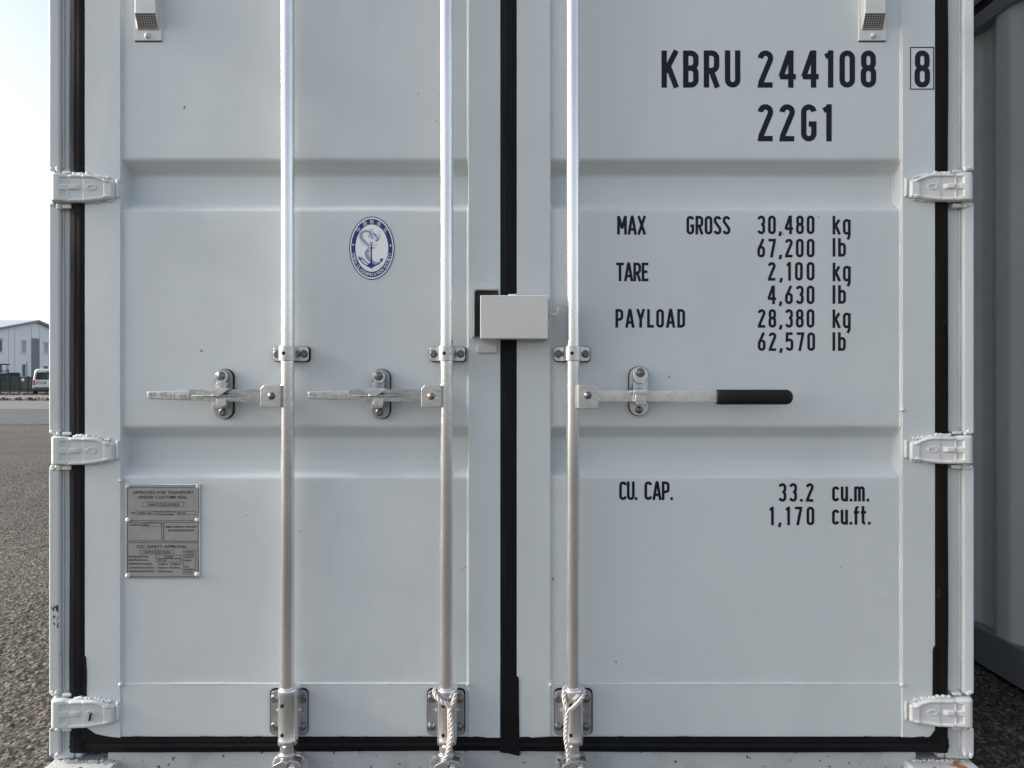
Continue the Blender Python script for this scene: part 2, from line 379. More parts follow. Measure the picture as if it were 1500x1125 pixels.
def asphalt():
    m = bpy.data.materials.new('asphalt'); m.use_nodes = True; n = m.node_tree.nodes; L = m.node_tree.links
    b = n['Principled BSDF']; b.inputs['Roughness'].default_value = .8; b.inputs['Specular IOR Level'].default_value = .35
    tc = n.new('ShaderNodeTexCoord')
    vo = n.new('ShaderNodeTexVoronoi'); vo.inputs['Scale'].default_value = 105; L.new(tc.outputs['Object'], vo.inputs[0])
    rp = n.new('ShaderNodeValToRGB'); L.new(vo.outputs['Color'], rp.inputs[0])
    e = rp.color_ramp.elements; e[0].position = .15; e[0].color = (.024, .021, .018, 1); e[1].position = .97; e[1].color = (.27, .238, .205, 1)
    e2 = e.new(.6); e2.color = (.086, .075, .064, 1)
    no = n.new('ShaderNodeTexNoise'); no.inputs['Scale'].default_value = .45; no.inputs['Detail'].default_value = 5
    mp = n.new('ShaderNodeMapping'); mp.inputs['Scale'].default_value = (.35, 1, 1); L.new(tc.outputs['Object'], mp.inputs[0]); L.new(mp.outputs[0], no.inputs[0])
    r2 = n.new('ShaderNodeValToRGB'); L.new(no.outputs[0], r2.inputs[0])
    r2.color_ramp.elements[0].position = .35; r2.color_ramp.elements[0].color = (.78,)*3+(1,); r2.color_ramp.elements[1].position = .65; r2.color_ramp.elements[1].color = (1.15,)*3+(1,)
    mu = n.new('ShaderNodeMix'); mu.data_type = 'RGBA'; mu.blend_type = 'MULTIPLY'; mu.inputs[0].default_value = 1
    L.new(rp.outputs[0], mu.inputs[6]); L.new(r2.outputs[0], mu.inputs[7])
    L.new(mu.outputs[2], b.inputs['Base Color'])
    v2 = n.new('ShaderNodeTexVoronoi'); v2.inputs['Scale'].default_value = 80; v2.feature = 'SMOOTH_F1'; L.new(tc.outputs['Object'], v2.inputs[0])
    n2 = n.new('ShaderNodeTexNoise'); n2.inputs['Scale'].default_value = 260; n2.inputs['Detail'].default_value = 3; L.new(tc.outputs['Object'], n2.inputs[0])
    b1 = n.new('ShaderNodeBump'); b1.inputs['Distance'].default_value = .011; b1.invert = True; L.new(v2.outputs['Distance'], b1.inputs['Height'])
    b2 = n.new('ShaderNodeBump'); b2.inputs['Distance'].default_value = .002; L.new(n2.outputs[0], b2.inputs['Height']); L.new(b1.outputs[0], b2.inputs['Normal'])
    L.new(b2.outputs[0], b.inputs['Normal']); return m
M['asphalt'] = asphalt(); me.materials.append(M['asphalt'])
o = bpy.data.objects.new('ground', me); C.objects.link(o); struct(o)
M['oldasphalt'] = mat('old_asphalt', (.15, .145, .14), .85, 0, .12, .6)
M['patch'] = mat('dark_asphalt', (.070, .072, .076), .85, 0, .15, .8)
M['path'] = mat('path_concrete', (.16, .155, .165), .85, 0, .1, .5)
M['verge'] = mat('verge_soil', (.07, .068, .045), .95, 0, .35, 1.2, bump=.05, bscale=4)
def sheet(name, poly, z, m):
    b = MB(); b.add([(x, y, z) for x, y in poly], [tuple(range(len(poly)))]); return struct(b.build(name, m, recalc=False))
sheet('road_strip', [(-120, 25.5), (60, 25.5), (60, 36.2), (-120, 36.2)], .004, 'oldasphalt')
sheet('asphalt_patch', [(-60, 15.2), (-4.5, 16.4), (-4.2, 25.45), (-60, 25.0)], .005, 'patch')
sheet('path', [(-120, 36.2), (60, 36.2), (60, 53.8), (-120, 53.8)], .008, 'path')

# grass verge: a mound of ragged tufts on both sides of the path
def tufts(name, quad, n, label):
    b = MB(); (xa, xb, ya, yb, cut) = quad; rr = random.Random(len(name)+n)
    b.add([(xa, ya, .012), (xb, ya, .012), (xb, yb, .012), (xa, yb, .012)] if cut is None else [(x, y, .012) for x, y in cut], [(0, 1, 2, 3) if cut is None or len(cut) == 4 else (0, 1, 2)])
    for _ in range(n):
        if cut is None: x, y = rr.uniform(xa, xb), rr.uniform(ya, yb)
        else:
            u, v = rr.random(), rr.random()
            if u+v > 1: u, v = 1-u, 1-v
            a_, b_, c2 = (Vector(p) for p in cut[:3]); p = a_+(b_-a_)*u+(c2-a_)*v; x, y = p
        h, wd, a = rr.uniform(.04, .16), rr.uniform(.03, .10), rr.uniform(0, 3.1)
        dx, dy = wd*math.cos(a), wd*math.sin(a)
        b.add([(x-dx, y-dy, .012), (x+dx, y+dy, .012), (x+rr.uniform(-.06, .06), y+rr.uniform(-.06, .06), h)], [(0, 1, 2)])
    o = b.build(name, 'verge', recalc=False); o['kind'] = 'stuff'; o['label'] = label; o['category'] = 'grass'; return o
tufts('grass_verge', (-48, -12, 44.8, 53.6, [(-48, 53.6), (-48, 42.5), (-27.5, 53.6)]), 1600, 'short dry grass verge in front of the dark fence')
tufts('grass_verge', (-48, -12, 36, 40, [(-34, 36.3), (-12, 36.3), (-12, 52)]), 1800, 'wedge of short dry grass beside the pale path')

# ================================================================ MAIN CONTAINER
YP, YR = .007, .047                                          # panel face, recess floor
box_c = thing('shipping_container', 'large light grey shipping container with closed double doors and three galvanised locking bars', 'container', (0, 0, 0))
DZ0, DZ1 = PZ(1081), 2.44
P1 = H+.7*0
def panel_profile():
    pts = [(YP, PZ(1002, YP))]
    base = H+(-142.6)*S                                       # foot of the lower recess seen in the photo
    zs = []
    for k in range(-1, 4):
        z0 = base+k*392.6*S+(0 if k >= 0 else 10)            # only recesses above the bottom rail
        if k < 0: continue
        zs.append(z0)
    for z0 in zs:
        if z0+73.4*S > 2.40: break
        pts += [(YP, z0), (YR, z0+17*S), (YR, z0+56.4*S), (YP, z0+73*S)]
    pts.append((YP, 2.44)); return fillet(pts, .0075, 6)
def densify(p, st=.03):
    out = [p[0]]
    for a, b in zip(p[:-1], p[1:]):
        n = max(1, int(math.dist(a, b)/st))
        out += [(a[0]+(b[0]-a[0])*k/n, a[1]+(b[1]-a[1])*k/n) for k in range(1, n+1)]
    return out
prof = densify(panel_profile())
def wob(a, b, n, amp, seed=1):                               # slightly uneven long edges
    rr = random.Random(seed); return [(a+(b-a)*k/n, rr.uniform(-amp, amp)) for k in range(n+1)]
def weld(mb, p0, p1, r, seed, step=.006, jit=.35):
    rr = random.Random(seed); p0, p1 = Vector(p0), Vector(p1); n = max(3, int((p1-p0).length/step)); rs = []; path = []
    v = 1.
    for k in range(n+1):
        v += rr.uniform(-.25, .25); v = min(1.5, max(.6, v)); rs.append(r*(1+jit*(v-1)))
        path.append(p0.lerp(p1, k/n)+Vector((rr.uniform(-1, 1)*r*.12, 0, rr.uniform(-1, 1)*r*.12)))
    mb.tube(path, rs, 8)

def wave(x, z):                                              # the sheet's gentle oil-canning
    side = 0 if x < PX(745) else 1
    X1, X2, ph = (PX(176.5), PX(686), 1.3) if side == 0 else (PX(806.5), PX(1321.5), 4.1)
    u = min(1, max(0, (x-X1)/(X2-X1))); edge = math.sin(math.pi*u)
    return .0010*edge*math.sin(5.1*u*2+ph+z*3.1)*math.sin(z*8.7+ph*2)+.0004*edge*math.sin(u*17+z*11)
def lay_on_panel(mb): mb.v = [(x, y+wave(x, z), z) for x, y, z in mb.v]; return mb
doors = []
for (a, b_, c2, d_, lab) in ((124, 176.5, 686, 733, 'left door leaf with a round blue emblem and a data plate'),
                             (757, 806.5, 1321.5, 1370, 'right door leaf with black weight lettering')):
    X0, X1, X2, X3 = PX(a), PX(b_), PX(c2), PX(d_)
    fr = MB()
    fr.box(X0, X1, 0, .052, DZ0, DZ1); fr.box(X2, X3, 0, .052, DZ0, DZ1)
    zb = PZ(1002, .004)
    fr.box(X1-.001, X2+.001, .0035, .050, DZ0+.001, zb)
    fr.box(X1-.001, X2+.001, .0035, .050, 2.385, DZ1-.001)
    door = fr.build('door', 'paint', box_c, bevel=.0018, seg=3, label=lab); doors.append(door)
    pm = MB(); nxs = 34
    xs_ = [X1-.001+(X2-X1+.002)*k/nxs for k in range(nxs+1)]
    vs, fs = [], []
    rr = random.Random(int(a))
    ph = rr.uniform(0, 6)
    for j, x in enumerate(xs_):
        for (y, z) in prof:
            wv = wave(x, z)
            vs.append((x, y+wv, z))
    # resample the profile so the gentle oil-canning has vertices to bend
    n = len(prof); fs = [(j*n+i, (j+1)*n+i, (j+1)*n+i+1, j*n+i+1) for j in range(nxs) for i in range(n-1)]
    pm.add(vs, fs, True)
    pan = pm.build('door_panel', 'paint', door, recalc=False)
    for p in pan.data.polygons: pass
    wb = MB()
    def edge_beads(x, sgn, seed):                            # bead follows the panel profile along the stile
        rr = random.Random(seed); path = []; rs = []
        flat = [prof[0]]
        for p, p2 in zip(prof[:-1], prof[1:]):
            n_ = max(1, int(math.hypot(p2[0]-p[0], p2[1]-p[1])/.008))
            for k in range(1, n_+1): flat.append((p[0]+(p2[0]-p[0])*k/n_, p[1]+(p2[1]-p[1])*k/n_))
        for (y, z) in flat:
            path.append((x+sgn*.0012+rr.uniform(-.0003, .0003), y-.0012 if y < .02 else y-.002, z)); rs.append(rr.uniform(.0020, .0029))
        wb.tube(path, rs, 8)
    edge_beads(X1, 1, int(a)); edge_beads(X2, -1, int(a)+1)
    weld(wb, (X1, YP-.0015, zb+.0005), (X2, YP-.0015, zb+.0005), .0026, int(a)+2)
    for xx, zz in ((X1, zb), (X2, zb), (X2 if a > 700 else X1, PZ(600 if a > 700 else 704))):
        wb.lathe((xx, -.0002, zz), [(.0062, .004), (.006, -.001), (.0035, -.004), (.0005, -.005)], 12)
    wb.build('weld_bead', 'weld', door, recalc=True)

def gasket(x0, x1, z0, z1, m, parent, label=None, ribs=True, seed=0, y0=.0035, yd=.0045):
    """rubber lip between two faces: rounded ridges along its length, not quite straight"""
    prof_ = []; w_ = x1-x0; n = 14
    for k in range(n+1):
        u = k/n
        y = y0-yd*abs(math.sin(math.pi*u))**.4-(.0004*math.cos(u*6*math.pi)*math.sin(math.pi*u) if ribs else 0)
        prof_.append((u, y))
    b = MB(); nz = max(6, int((z1-z0)/.03)); rr = random.Random(seed); vs = []
    for j in range(nz+1):
        z = z0+(z1-z0)*j/nz; dx = .0006*math.sin(z*9+seed)+rr.uniform(-.0002, .0002)
        for u, y in prof_: vs.append((x0+u*w_+(dx if 0 < u < 1 else dx), y+.0005*math.sin(z*13+u*4), z))
    m_ = n+1
    b.add(vs, [(j*m_+i, j*m_+i+1, (j+1)*m_+i+1, (j+1)*m_+i) for j in range(nz) for i in range(n)], True)
    return b.build('door_gasket', m, parent, recalc=False, label=label)
gasket(PX(100.5), PX(124.5), PZ(1103), DZ1, 'rubber', doors[0], seed=1)
gasket(PX(732.5), PX(757.5), PZ(1103), DZ1, 'rubber', doors[1], seed=2)
gasket(PX(1369.5), PX(1390), PZ(1103), DZ1, 'rubber_dusty', doors[1], seed=3, label='dusty brown-black rubber strip')
def hgasket(x0, x1, seed, parent):
    b = MB(); vs = []; n = 12; nx_ = 80
    for j in range(nx_+1):
        x = x0+(x1-x0)*j/nx_
        for k in range(n+1):
            u = k/n; z = PZ(1103.5+1.2*math.sin(x*3+seed), 0)+(PZ(1080)-PZ(1103.5))*u
            vs.append((x, .010-.008*math.sin(math.pi*u)**.5-.0016*math.cos(u*5*math.pi)+.0004*math.sin(x*40+seed), z))
    m_ = n+1
    b.add(vs, [(j*m_+i, (j+1)*m_+i, (j+1)*m_+i+1, j*m_+i+1) for j in range(nx_) for i in range(n)], True)
    # torn skirts where the sealing lip laps the door edge
    rr = random.Random(seed); zt = PZ(1080)
    x = x0+.03; pts = []
    while x < x1-.03: pts.append((x, zt+rr.uniform(-.0006, .0035))); x += rr.uniform(.006, .03)
    poly = [(x0+.02, zt-.004)]+[(x1-.02, zt-.004)]+pts[::-1]
    vs = [(p[0], -.0012, p[1]) for p in pts]+[(p[0], -.0012, zt-.006) for p in pts]; k = len(pts)
    b.add(vs, [(i, i+1, i+1+k, i+k) for i in range(k-1)])
    return b.build('door_gasket', 'rubber', parent, recalc=False)
hgasket(PX(100.5), PX(745), 11, doors[0]); hgasket(PX(745), PX(1391), 12, doors[1])
# thicker sealing pieces at the foot of the uprights
b = MB(); b.prism([(PX(734), PZ(1100)), (PX(734.5), PZ(1082)), (PX(734), PZ(990)), (PX(755), PZ(989)), (PX(759.5), PZ(992)), (PX(760), PZ(996)), (PX(760.3), PZ(1040)), (PX(761), PZ(1080)), (PX(761.5), PZ(1107)), (PX(748), PZ(1104))][::-1], -.004, .03)
b.build('gasket_end', 'rubber', doors[1], bevel=.002)
b = MB(); b.prism([(PX(123), PZ(1030)), (PX(127), PZ(1030)), (PX(127.4), PZ(985)), (PX(126), PZ(962)), (PX(123), PZ(960))], -.002, .01)
b.build('gasket_end', 'rubber', doors[0], bevel=.001)
b = MB(); b.prism([(PX(120), PZ(1084)), (PX(190), PZ(1083)), (PX(160), PZ(1079)), (PX(140), PZ(1075)), (PX(127), PZ(1066)), (PX(120), PZ(1062))], -.002, .02)
b.build('gasket_end', 'rubber', doors[0], bevel=.001)
b = MB(); b.prism([(PX(1365.8), PZ(1030)), (PX(1372), PZ(1030)), (PX(1372), PZ(948)), (PX(1368), PZ(946)), (PX(1366.2), PZ(952))], -.003, .01)
b.build('gasket_end', 'rubber_dusty', doors[1], bevel=.001)
b = MB(); b.prism([(PX(1368), PZ(1085)), (PX(1340), PZ(1083)), (PX(1362), PZ(1079)), (PX(1372), PZ(1066)), (PX(1378), PZ(1066))][::-1], -.003, .02)
b.build('gasket_end', 'rubber_dusty', doors[1], bevel=.001)
b = MB(); b.prism([(PX(1370), PZ(640)), (PX(1386), PZ(640)), (PX(1386), PZ(620)), (PX(1370), PZ(619))], -.001, .01)
b.build('gasket_end', 'rubber_dusty', doors[1], bevel=.001)
# dark joint behind the leaves so no daylight leaks through
b = MB(); b.box(-1.16, 1.16, .062, .07, .13, 2.46); b.build('door_backing', 'seam', box_c)

# ---- corner posts: recessed inner face, proud outer bar cut at the hinges
HZ = [(275, 250.5, 294.5), (660.5, 638, 682), (1046, 1022, 1068)]
HZW = [(PZ(t, -.01), PZ(bm, -.01)) for _, t, bm in HZ]+[(PZ(-111, -.01), PZ(-155, -.01))]
HZW[3] = (PZ(275-385.5-24, -.01), PZ(275-385.5+20, -.01))
for sg in (-1, 1):
    def fx(px): return PX(px) if sg < 0 else PX(px)
    post = MB(); tr = MB()
    # px of the edges, outermost first
    e = (71.5, 87.0, 101.5) if sg < 0 else (1427.0, 1411.5, 1392.5)
    xo, xm, xi = PX(e[0]), PX(e[1]), PX(e[2]); xi2 = PX(112) if sg < 0 else PX(1381)
    xo_ = xo-sg*.002; post.exz([(xo_, .0142), (xi, .0180), (xi, .17), (xo_, .17)][::(-1 if sg > 0 else 1)], .12, 2.47)
    lo, hi = sorted((xi-sg*.001, xi2)); post.box(lo, hi, .022, .06, .12, 2.47)
    pst = post.build('corner_post', 'paint_post', box_c, bevel=.004)
    zcuts = sorted(HZW)                                        # (top,bottom) tuples sorted by z
    z = .135; segs = []
    for t, bm in sorted((min(a), max(a)) for a in HZW): segs.append((z, t-.0035)); z = bm+.0035
    segs.append((z, 2.46))
    bars = MB()
    for z0, z1 in segs:
        bars.exz([(xo, -.0022), (xm, .0012), (xm, .0175), (xo, .0172)][::(-1 if sg > 0 else 1)], z0, z1)
    bars.build('post_flange', 'paint_post', pst, bevel=.0055, seg=4)
    wd = MB()
    for i, (z0, z1) in enumerate(segs):
        weld(wd, (xm+(-sg)*.0022, .0145, z0+.01), (xm+(-sg)*.0022, .0145, z1-.01), .0026, 40+i+sg, .009, .5)
        for zz in (z0+.004, z1-.004):
            for k in range(4):
                r = random.Random(i*7+k+sg); wd.lathe(((xo+xm)/2+r.uniform(-.009, .011)*-sg, -.001, zz+r.uniform(-.003, .003)), [(.0055, .006), (.0055, 0), (.0035, -.0028), (.0005, -.0035)], 10)
    wd.build('weld_bead', 'weld', pst)

# ---- hinges
def sstep(a, b_, x):
    t = min(1, max(0, (x-a)/(b_-a))); return t*t*(3-2*t)
def hinge_mesh():
    """u: px from the outer edge (0) to the blade tip (96); v: -1..1 across the blade"""
    nu, nv = 120, 64; vs = []
    for i in range(nu+1):
        u = 96*i/nu
        th = 21.5 if u < 22 else 21.5-1.5*sstep(22, 32, u)
        top = 20.5+2.5*(0-sstep(60, 96, u)*3.4)+(-1.5*sstep(16, 28, u))
        bot = -21+(.2*u/10 if u < 45 else .9+5.6*sstep(45, 100, u))-1.0*sstep(16, 30, u)
        if u > 90: k = (u-90)/6; k = 1-math.sqrt(max(0, 1-k*k)); top -= 5*k; bot += 5*k
        for j in range(nv+1):
            v = -1+2*j/nv; z = bot+(top-bot)*(v+1)/2
            h = .024*math.sqrt(max(0, 1-((u-9)/9.)**2)) if u < 9 else .024-.005*sstep(9, 30, u)-.0105*min(1, max(0, (u-20)/76))
            ed = min(top-z, z-bot)
            if u >= 27: h += .0045*sstep(27, 33, u)*(1-sstep(3.6, 5.4, ed))*(1-sstep(86, 90, u))
            h += .0035*sstep(79, 82, u)*(1-sstep(91, 96, u)*.9)*(ed > 2)
            h -= .0015*sstep(28, 30, u)*(1-sstep(49, 51, u))
            if u > 30: h += .0055*(1-sstep(2.6, 4.2, abs(z)))*(1-sstep(40, 48, u))*sstep(28, 30, u)
            for zc in (9, -9.5): h -= .0035*(1-sstep(4.2, 5.6, max(abs(z-zc), abs(u-22)*1.05)))
            rr_ = math.hypot((u-62)/7.4, (z-0)/4.2); h += .0022*(1-sstep(.08, .26, abs(rr_-.85)))
            if abs(z) < 1.1 and abs(u-62) < 3.6: h += .0012*(math.sin(u*2.6) > 0)
            h *= (1-sstep(92.5, 96, u)*.75)
            h *= sstep(-.2, 1.6, ed)*.22+.78
            vs.append((u*S*.96, -h, z*S*.985))
    m = nv+1; fs = [(i*m+j, (i+1)*m+j, (i+1)*m+j+1, i*m+j+1) for i in range(nu) for j in range(nv)]
    ring = [i*m for i in range(nu+1)]+[nu*m+j for j in range(1, m)]+[i*m+nv for i in range(nu-1, -1, -1)]+[j for j in range(nv-1, 0, -1)]
    n0 = len(vs); vs += [(vs[r][0], .008, vs[r][2]) for r in ring]; k = len(ring)
    fs += [(ring[a], n0+a, n0+(a+1) % k, ring[(a+1) % k]) for a in range(k)]
    return vs, fs
hv, hf = hinge_mesh()
def lumps(mb, p0, p1, r, seed, n=None):
    rr = random.Random(seed); p0, p1 = Vector(p0), Vector(p1); n = n or int((p1-p0).length/.0028)+1
    for k in range(n):
        p = p0.lerp(p1, (k+.5)/n)+Vector((rr.uniform(-.002, .002), 0, rr.uniform(-.0018, .0012))); q_ = r*rr.uniform(.5, 1.15)
        mb.lathe((p.x, p.y, p.z), [(q_, .004), (q_, -.001), (q_*.75, -q_*.45), (q_*.1, -q_*.6)], 9)
for sg in (-1, 1):
    for i, (cy, t, bm) in enumerate(HZ+[(-110, 0, 0)]):
        x0 = PX(74.3, -.012) if sg < 0 else PX(1425.5, -.012); zc = PZ(cy-.5, -.015)+(.0025 if sg > 0 else 0)
        b = MB(); b.add([(x0-sg*x, y, zc+z) for x, y, z in hv], hf if sg < 0 else [f[::-1] for f in hf], True)
        hg = b.build('hinge', 'paint_hinge', doors[0 if sg < 0 else 1])
        wb = MB(); X_ = lambda u: x0-sg*u*S*.975
        lumps(wb, (X_(33), -.007, zc+.0375), (X_(56), -.007, zc+.037), .0048, i*5+sg)
        lumps(wb, (X_(58), -.004, zc+.036), (X_(86), -.003, zc+.0275), .0035, i*7+sg+50)
        weld(wb, (X_(97), -.002, zc-.024), (X_(97), -.002, zc+.024), .0042, i+60+sg, .004)
        lumps(wb, (X_(60), -.003, zc-.036), (X_(90), -.002, zc-.030), .0032, i*9+sg+80)
        wb.build('hinge_weld', 'weld', doors[0 if sg < 0 else 1])
        if i < 3:
            lug = MB(); lo, hi = sorted((X_(14), X_(27))); lug.box(lo, hi, -.004, .02, zc-.052, zc-.0415)
            lug.lathe((X_(8), .004, zc-.047), [(.0085, -.006), (.0085, .012)], 16, 'z')
            lug.build('hinge_lug', 'paint_hinge', doors[0 if sg < 0 else 1], bevel=.002)
            lug = MB(); lug.box(lo, hi, -.004, .02, zc+.0395, zc+.047); lug.build('hinge_lug', 'paint_hinge', doors[0 if sg < 0 else 1], bevel=.002)

b = MB(); yk_ = -.0170
b.prism([(PX(132.2, yk_), PZ(1045, yk_)), (PX(133.7, yk_), PZ(1045, yk_)), (PX(131.2, yk_), PZ(1056, yk_)), (PX(129.6, yk_), PZ(1056, yk_))], yk_-.002, yk_+.006)
b.build('paint_chip', 'hole', doors[0])
# ---- sill, header, castings, rails, walls
b = MB(); b.box(-1.075, 1.075, .016, .16, .018, PZ(1103)+.001); b.build('door_sill', 'sill', box_c, bevel=.003)
b = MB(); b.box(-1.06, 1.06, .0, .12, 2.455, 2.575); b.build('door_header', 'paint_post', box_c, bevel=.004)
def casting_mesh(b, x0, y0, z0, flip=1):
    b.box(x0, x0+.178, y0, y0+.162, z0, z0+.118)
CAST = [(-1.221, -.030, 0), (1.043, -.030, 0), (-1.221, -.018, 2.473), (1.043, -.018, 2.473)]
for (x, y, z) in CAST:
    b = MB(); casting_mesh(b, x, y, z); cst = b.build('corner_casting', 'casting', box_c, bevel=.006, seg=3)
    h_ = MB(); cx = x+.1 if x < 0 else x+.078
    h_.prism(rrect(cx-.031, cx+.031, z+.03, z+.105, .03), y-.0012, y+.01); h_.build('casting_hole', 'hole', cst)
for sg in (-1, 1):                                              # weld dirt on the top of the bottom castings
    b = MB(); x = -1.221 if sg < 0 else 1.043
    lumps(b, (x+.02, .010, .119), (x+.160, .010, .119), .0045, 33+sg, 20)
    b.build('casting_weld', 'casting', box_c)
def corr_wall(b, xf, sgn, y0, y1, z0, z1, phase):               # outer flat at |xf|, inner flat 36 mm in
    y = y0; pts = []; k = math.floor((y0-phase)/.278)-1; seq = []
    while True:
        o0 = phase+k*.278; seq += [(o0, 0), (o0+.075, 0), (o0+.143, .036), (o0+.21, .036)]; k += 1
        if o0 > y1+.3: break
    pts = [(xf, y0)]+[(xf-sgn*d, yy) for yy, d in seq if y0 < yy < y1]+[(xf, y1)]
    pts = fillet(pts, .012, 3); n = len(pts)
    vs = [(x, y, z) for z in (z0, z1) for x, y in pts]
    b.add(vs, [(i, i+1, i+1+n, i+n) for i in range(n-1)], True)
def container_shell(root, W, L, m_wall, m_rail, m_roof, phase, m_post=None, skip_front=False):
    for sg in (-1, 1):
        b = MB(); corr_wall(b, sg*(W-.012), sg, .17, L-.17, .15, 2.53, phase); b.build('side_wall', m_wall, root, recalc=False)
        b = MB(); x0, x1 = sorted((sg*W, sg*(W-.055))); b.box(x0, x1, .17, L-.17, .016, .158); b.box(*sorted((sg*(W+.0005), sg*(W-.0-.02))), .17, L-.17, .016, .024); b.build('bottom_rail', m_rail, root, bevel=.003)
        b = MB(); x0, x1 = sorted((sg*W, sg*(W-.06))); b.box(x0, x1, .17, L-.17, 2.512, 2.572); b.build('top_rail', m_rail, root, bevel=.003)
    b = MB(); n = int((L-.3)/.209); pts = [(.15, 2.571)]
    for k in range(n): y = .15+k*.209; pts += [(y+.04, 2.571), (y+.055, 2.587), (y+.145, 2.587), (y+.16, 2.571)]
    pts.append((L-.15, 2.571)); b.exx(pts, [-W+.06, W-.06], False); b.build('roof', m_roof, root, recalc=False)
    b = MB(); b.box(-W+.06, W-.06, .1, L-.1, .10, .15)
    y = .3
    while y < L-.3: b.box(-W+.06, W-.06, y, y+.045, .03, .10); y += .3
    b.build('floor', 'under', root)
container_shell(box_c, 1.219, 6.058, 'side', 'paint_post', 'roof', .3)
b = MB(); b.box(-1.16, 1.16, 5.98, 6.02, .03, 2.57); b.build('end_wall', 'side', box_c)
for sg in (-1, 1):
    b = MB(); b.box(*sorted((sg*1.219, sg*1.06)), 5.90, 6.05, .118, 2.473); b.build('corner_post', 'paint_post', box_c, bevel=.006)
    for z in (0, 2.473):
        b = MB(); b.box(*sorted((sg*1.219, sg*1.041)), 5.896, 6.058, z, z+.118); b.build('corner_casting', 'casting', box_c, bevel=.006)

# ---- locking bars
YB = -.040
def bolt(parent, x, y, z, r=.0085, m='bolt', dome=False, name='bolt'):
    b = MB()
    b.lathe((x, y, z), [(r*1.25, .002), (r*1.25, -.0012)], 20)
    if dome: b.lathe((x, y, z), [(r, -.001), (r, -.003), (r*.8, -.0062), (r*.4, -.0078), (r*.05, -.008)], 20)
    else: b.lathe((x, y, z), [(r, -.001), (r, -.0052), (r*.88, -.0068), (r*.55, -.0068), (r*.5, -.0062), (r*.1, -.0062)], 6, smooth=False, a0=.3)
    return b.build(name, m, parent)
def twist(path, R_, pitch, rad, strands=3, n=8, seed=0):
    """path resampled, strands wound round it"""
    P = [Vector(p) for p in path]; dense = []
    for i in range(len(P)-1):
        p0, p1, p2, p3 = P[max(i-1, 0)], P[i], P[i+1], P[min(i+2, len(P)-1)]
        k_ = max(2, int((p2-p1).length/.0022))
        for k in range(k_):
            t = k/k_; dense.append(.5*((2*p1)+(-p0+p2)*t+(2*p0-5*p1+4*p2-p3)*t*t+(-p0+3*p1-3*p2+p3)*t**3))
    dense.append(P[-1]); out = MB(); up = None; fr = []; s_ = 0
    for i, p in enumerate(dense):
        t = (dense[min(i+1, len(dense)-1)]-dense[max(i-1, 0)]).normalized()
        if up is None: up = t.orthogonal().normalized()
        up = (up-t*up.dot(t)).normalized(); fr.append((p, up.copy(), t.cross(up)))
    for k in range(strands):
        s_ = 0; pts = []
        for i, (p, a, b2) in enumerate(fr):
            if i: s_ += (p-fr[i-1][0]).length
            th = 2*math.pi*(s_/pitch+k/strands); pts.append(p+(a*math.cos(th)+b2*math.sin(th))*R_)
        out.tube(pts, rad, n)
    return out

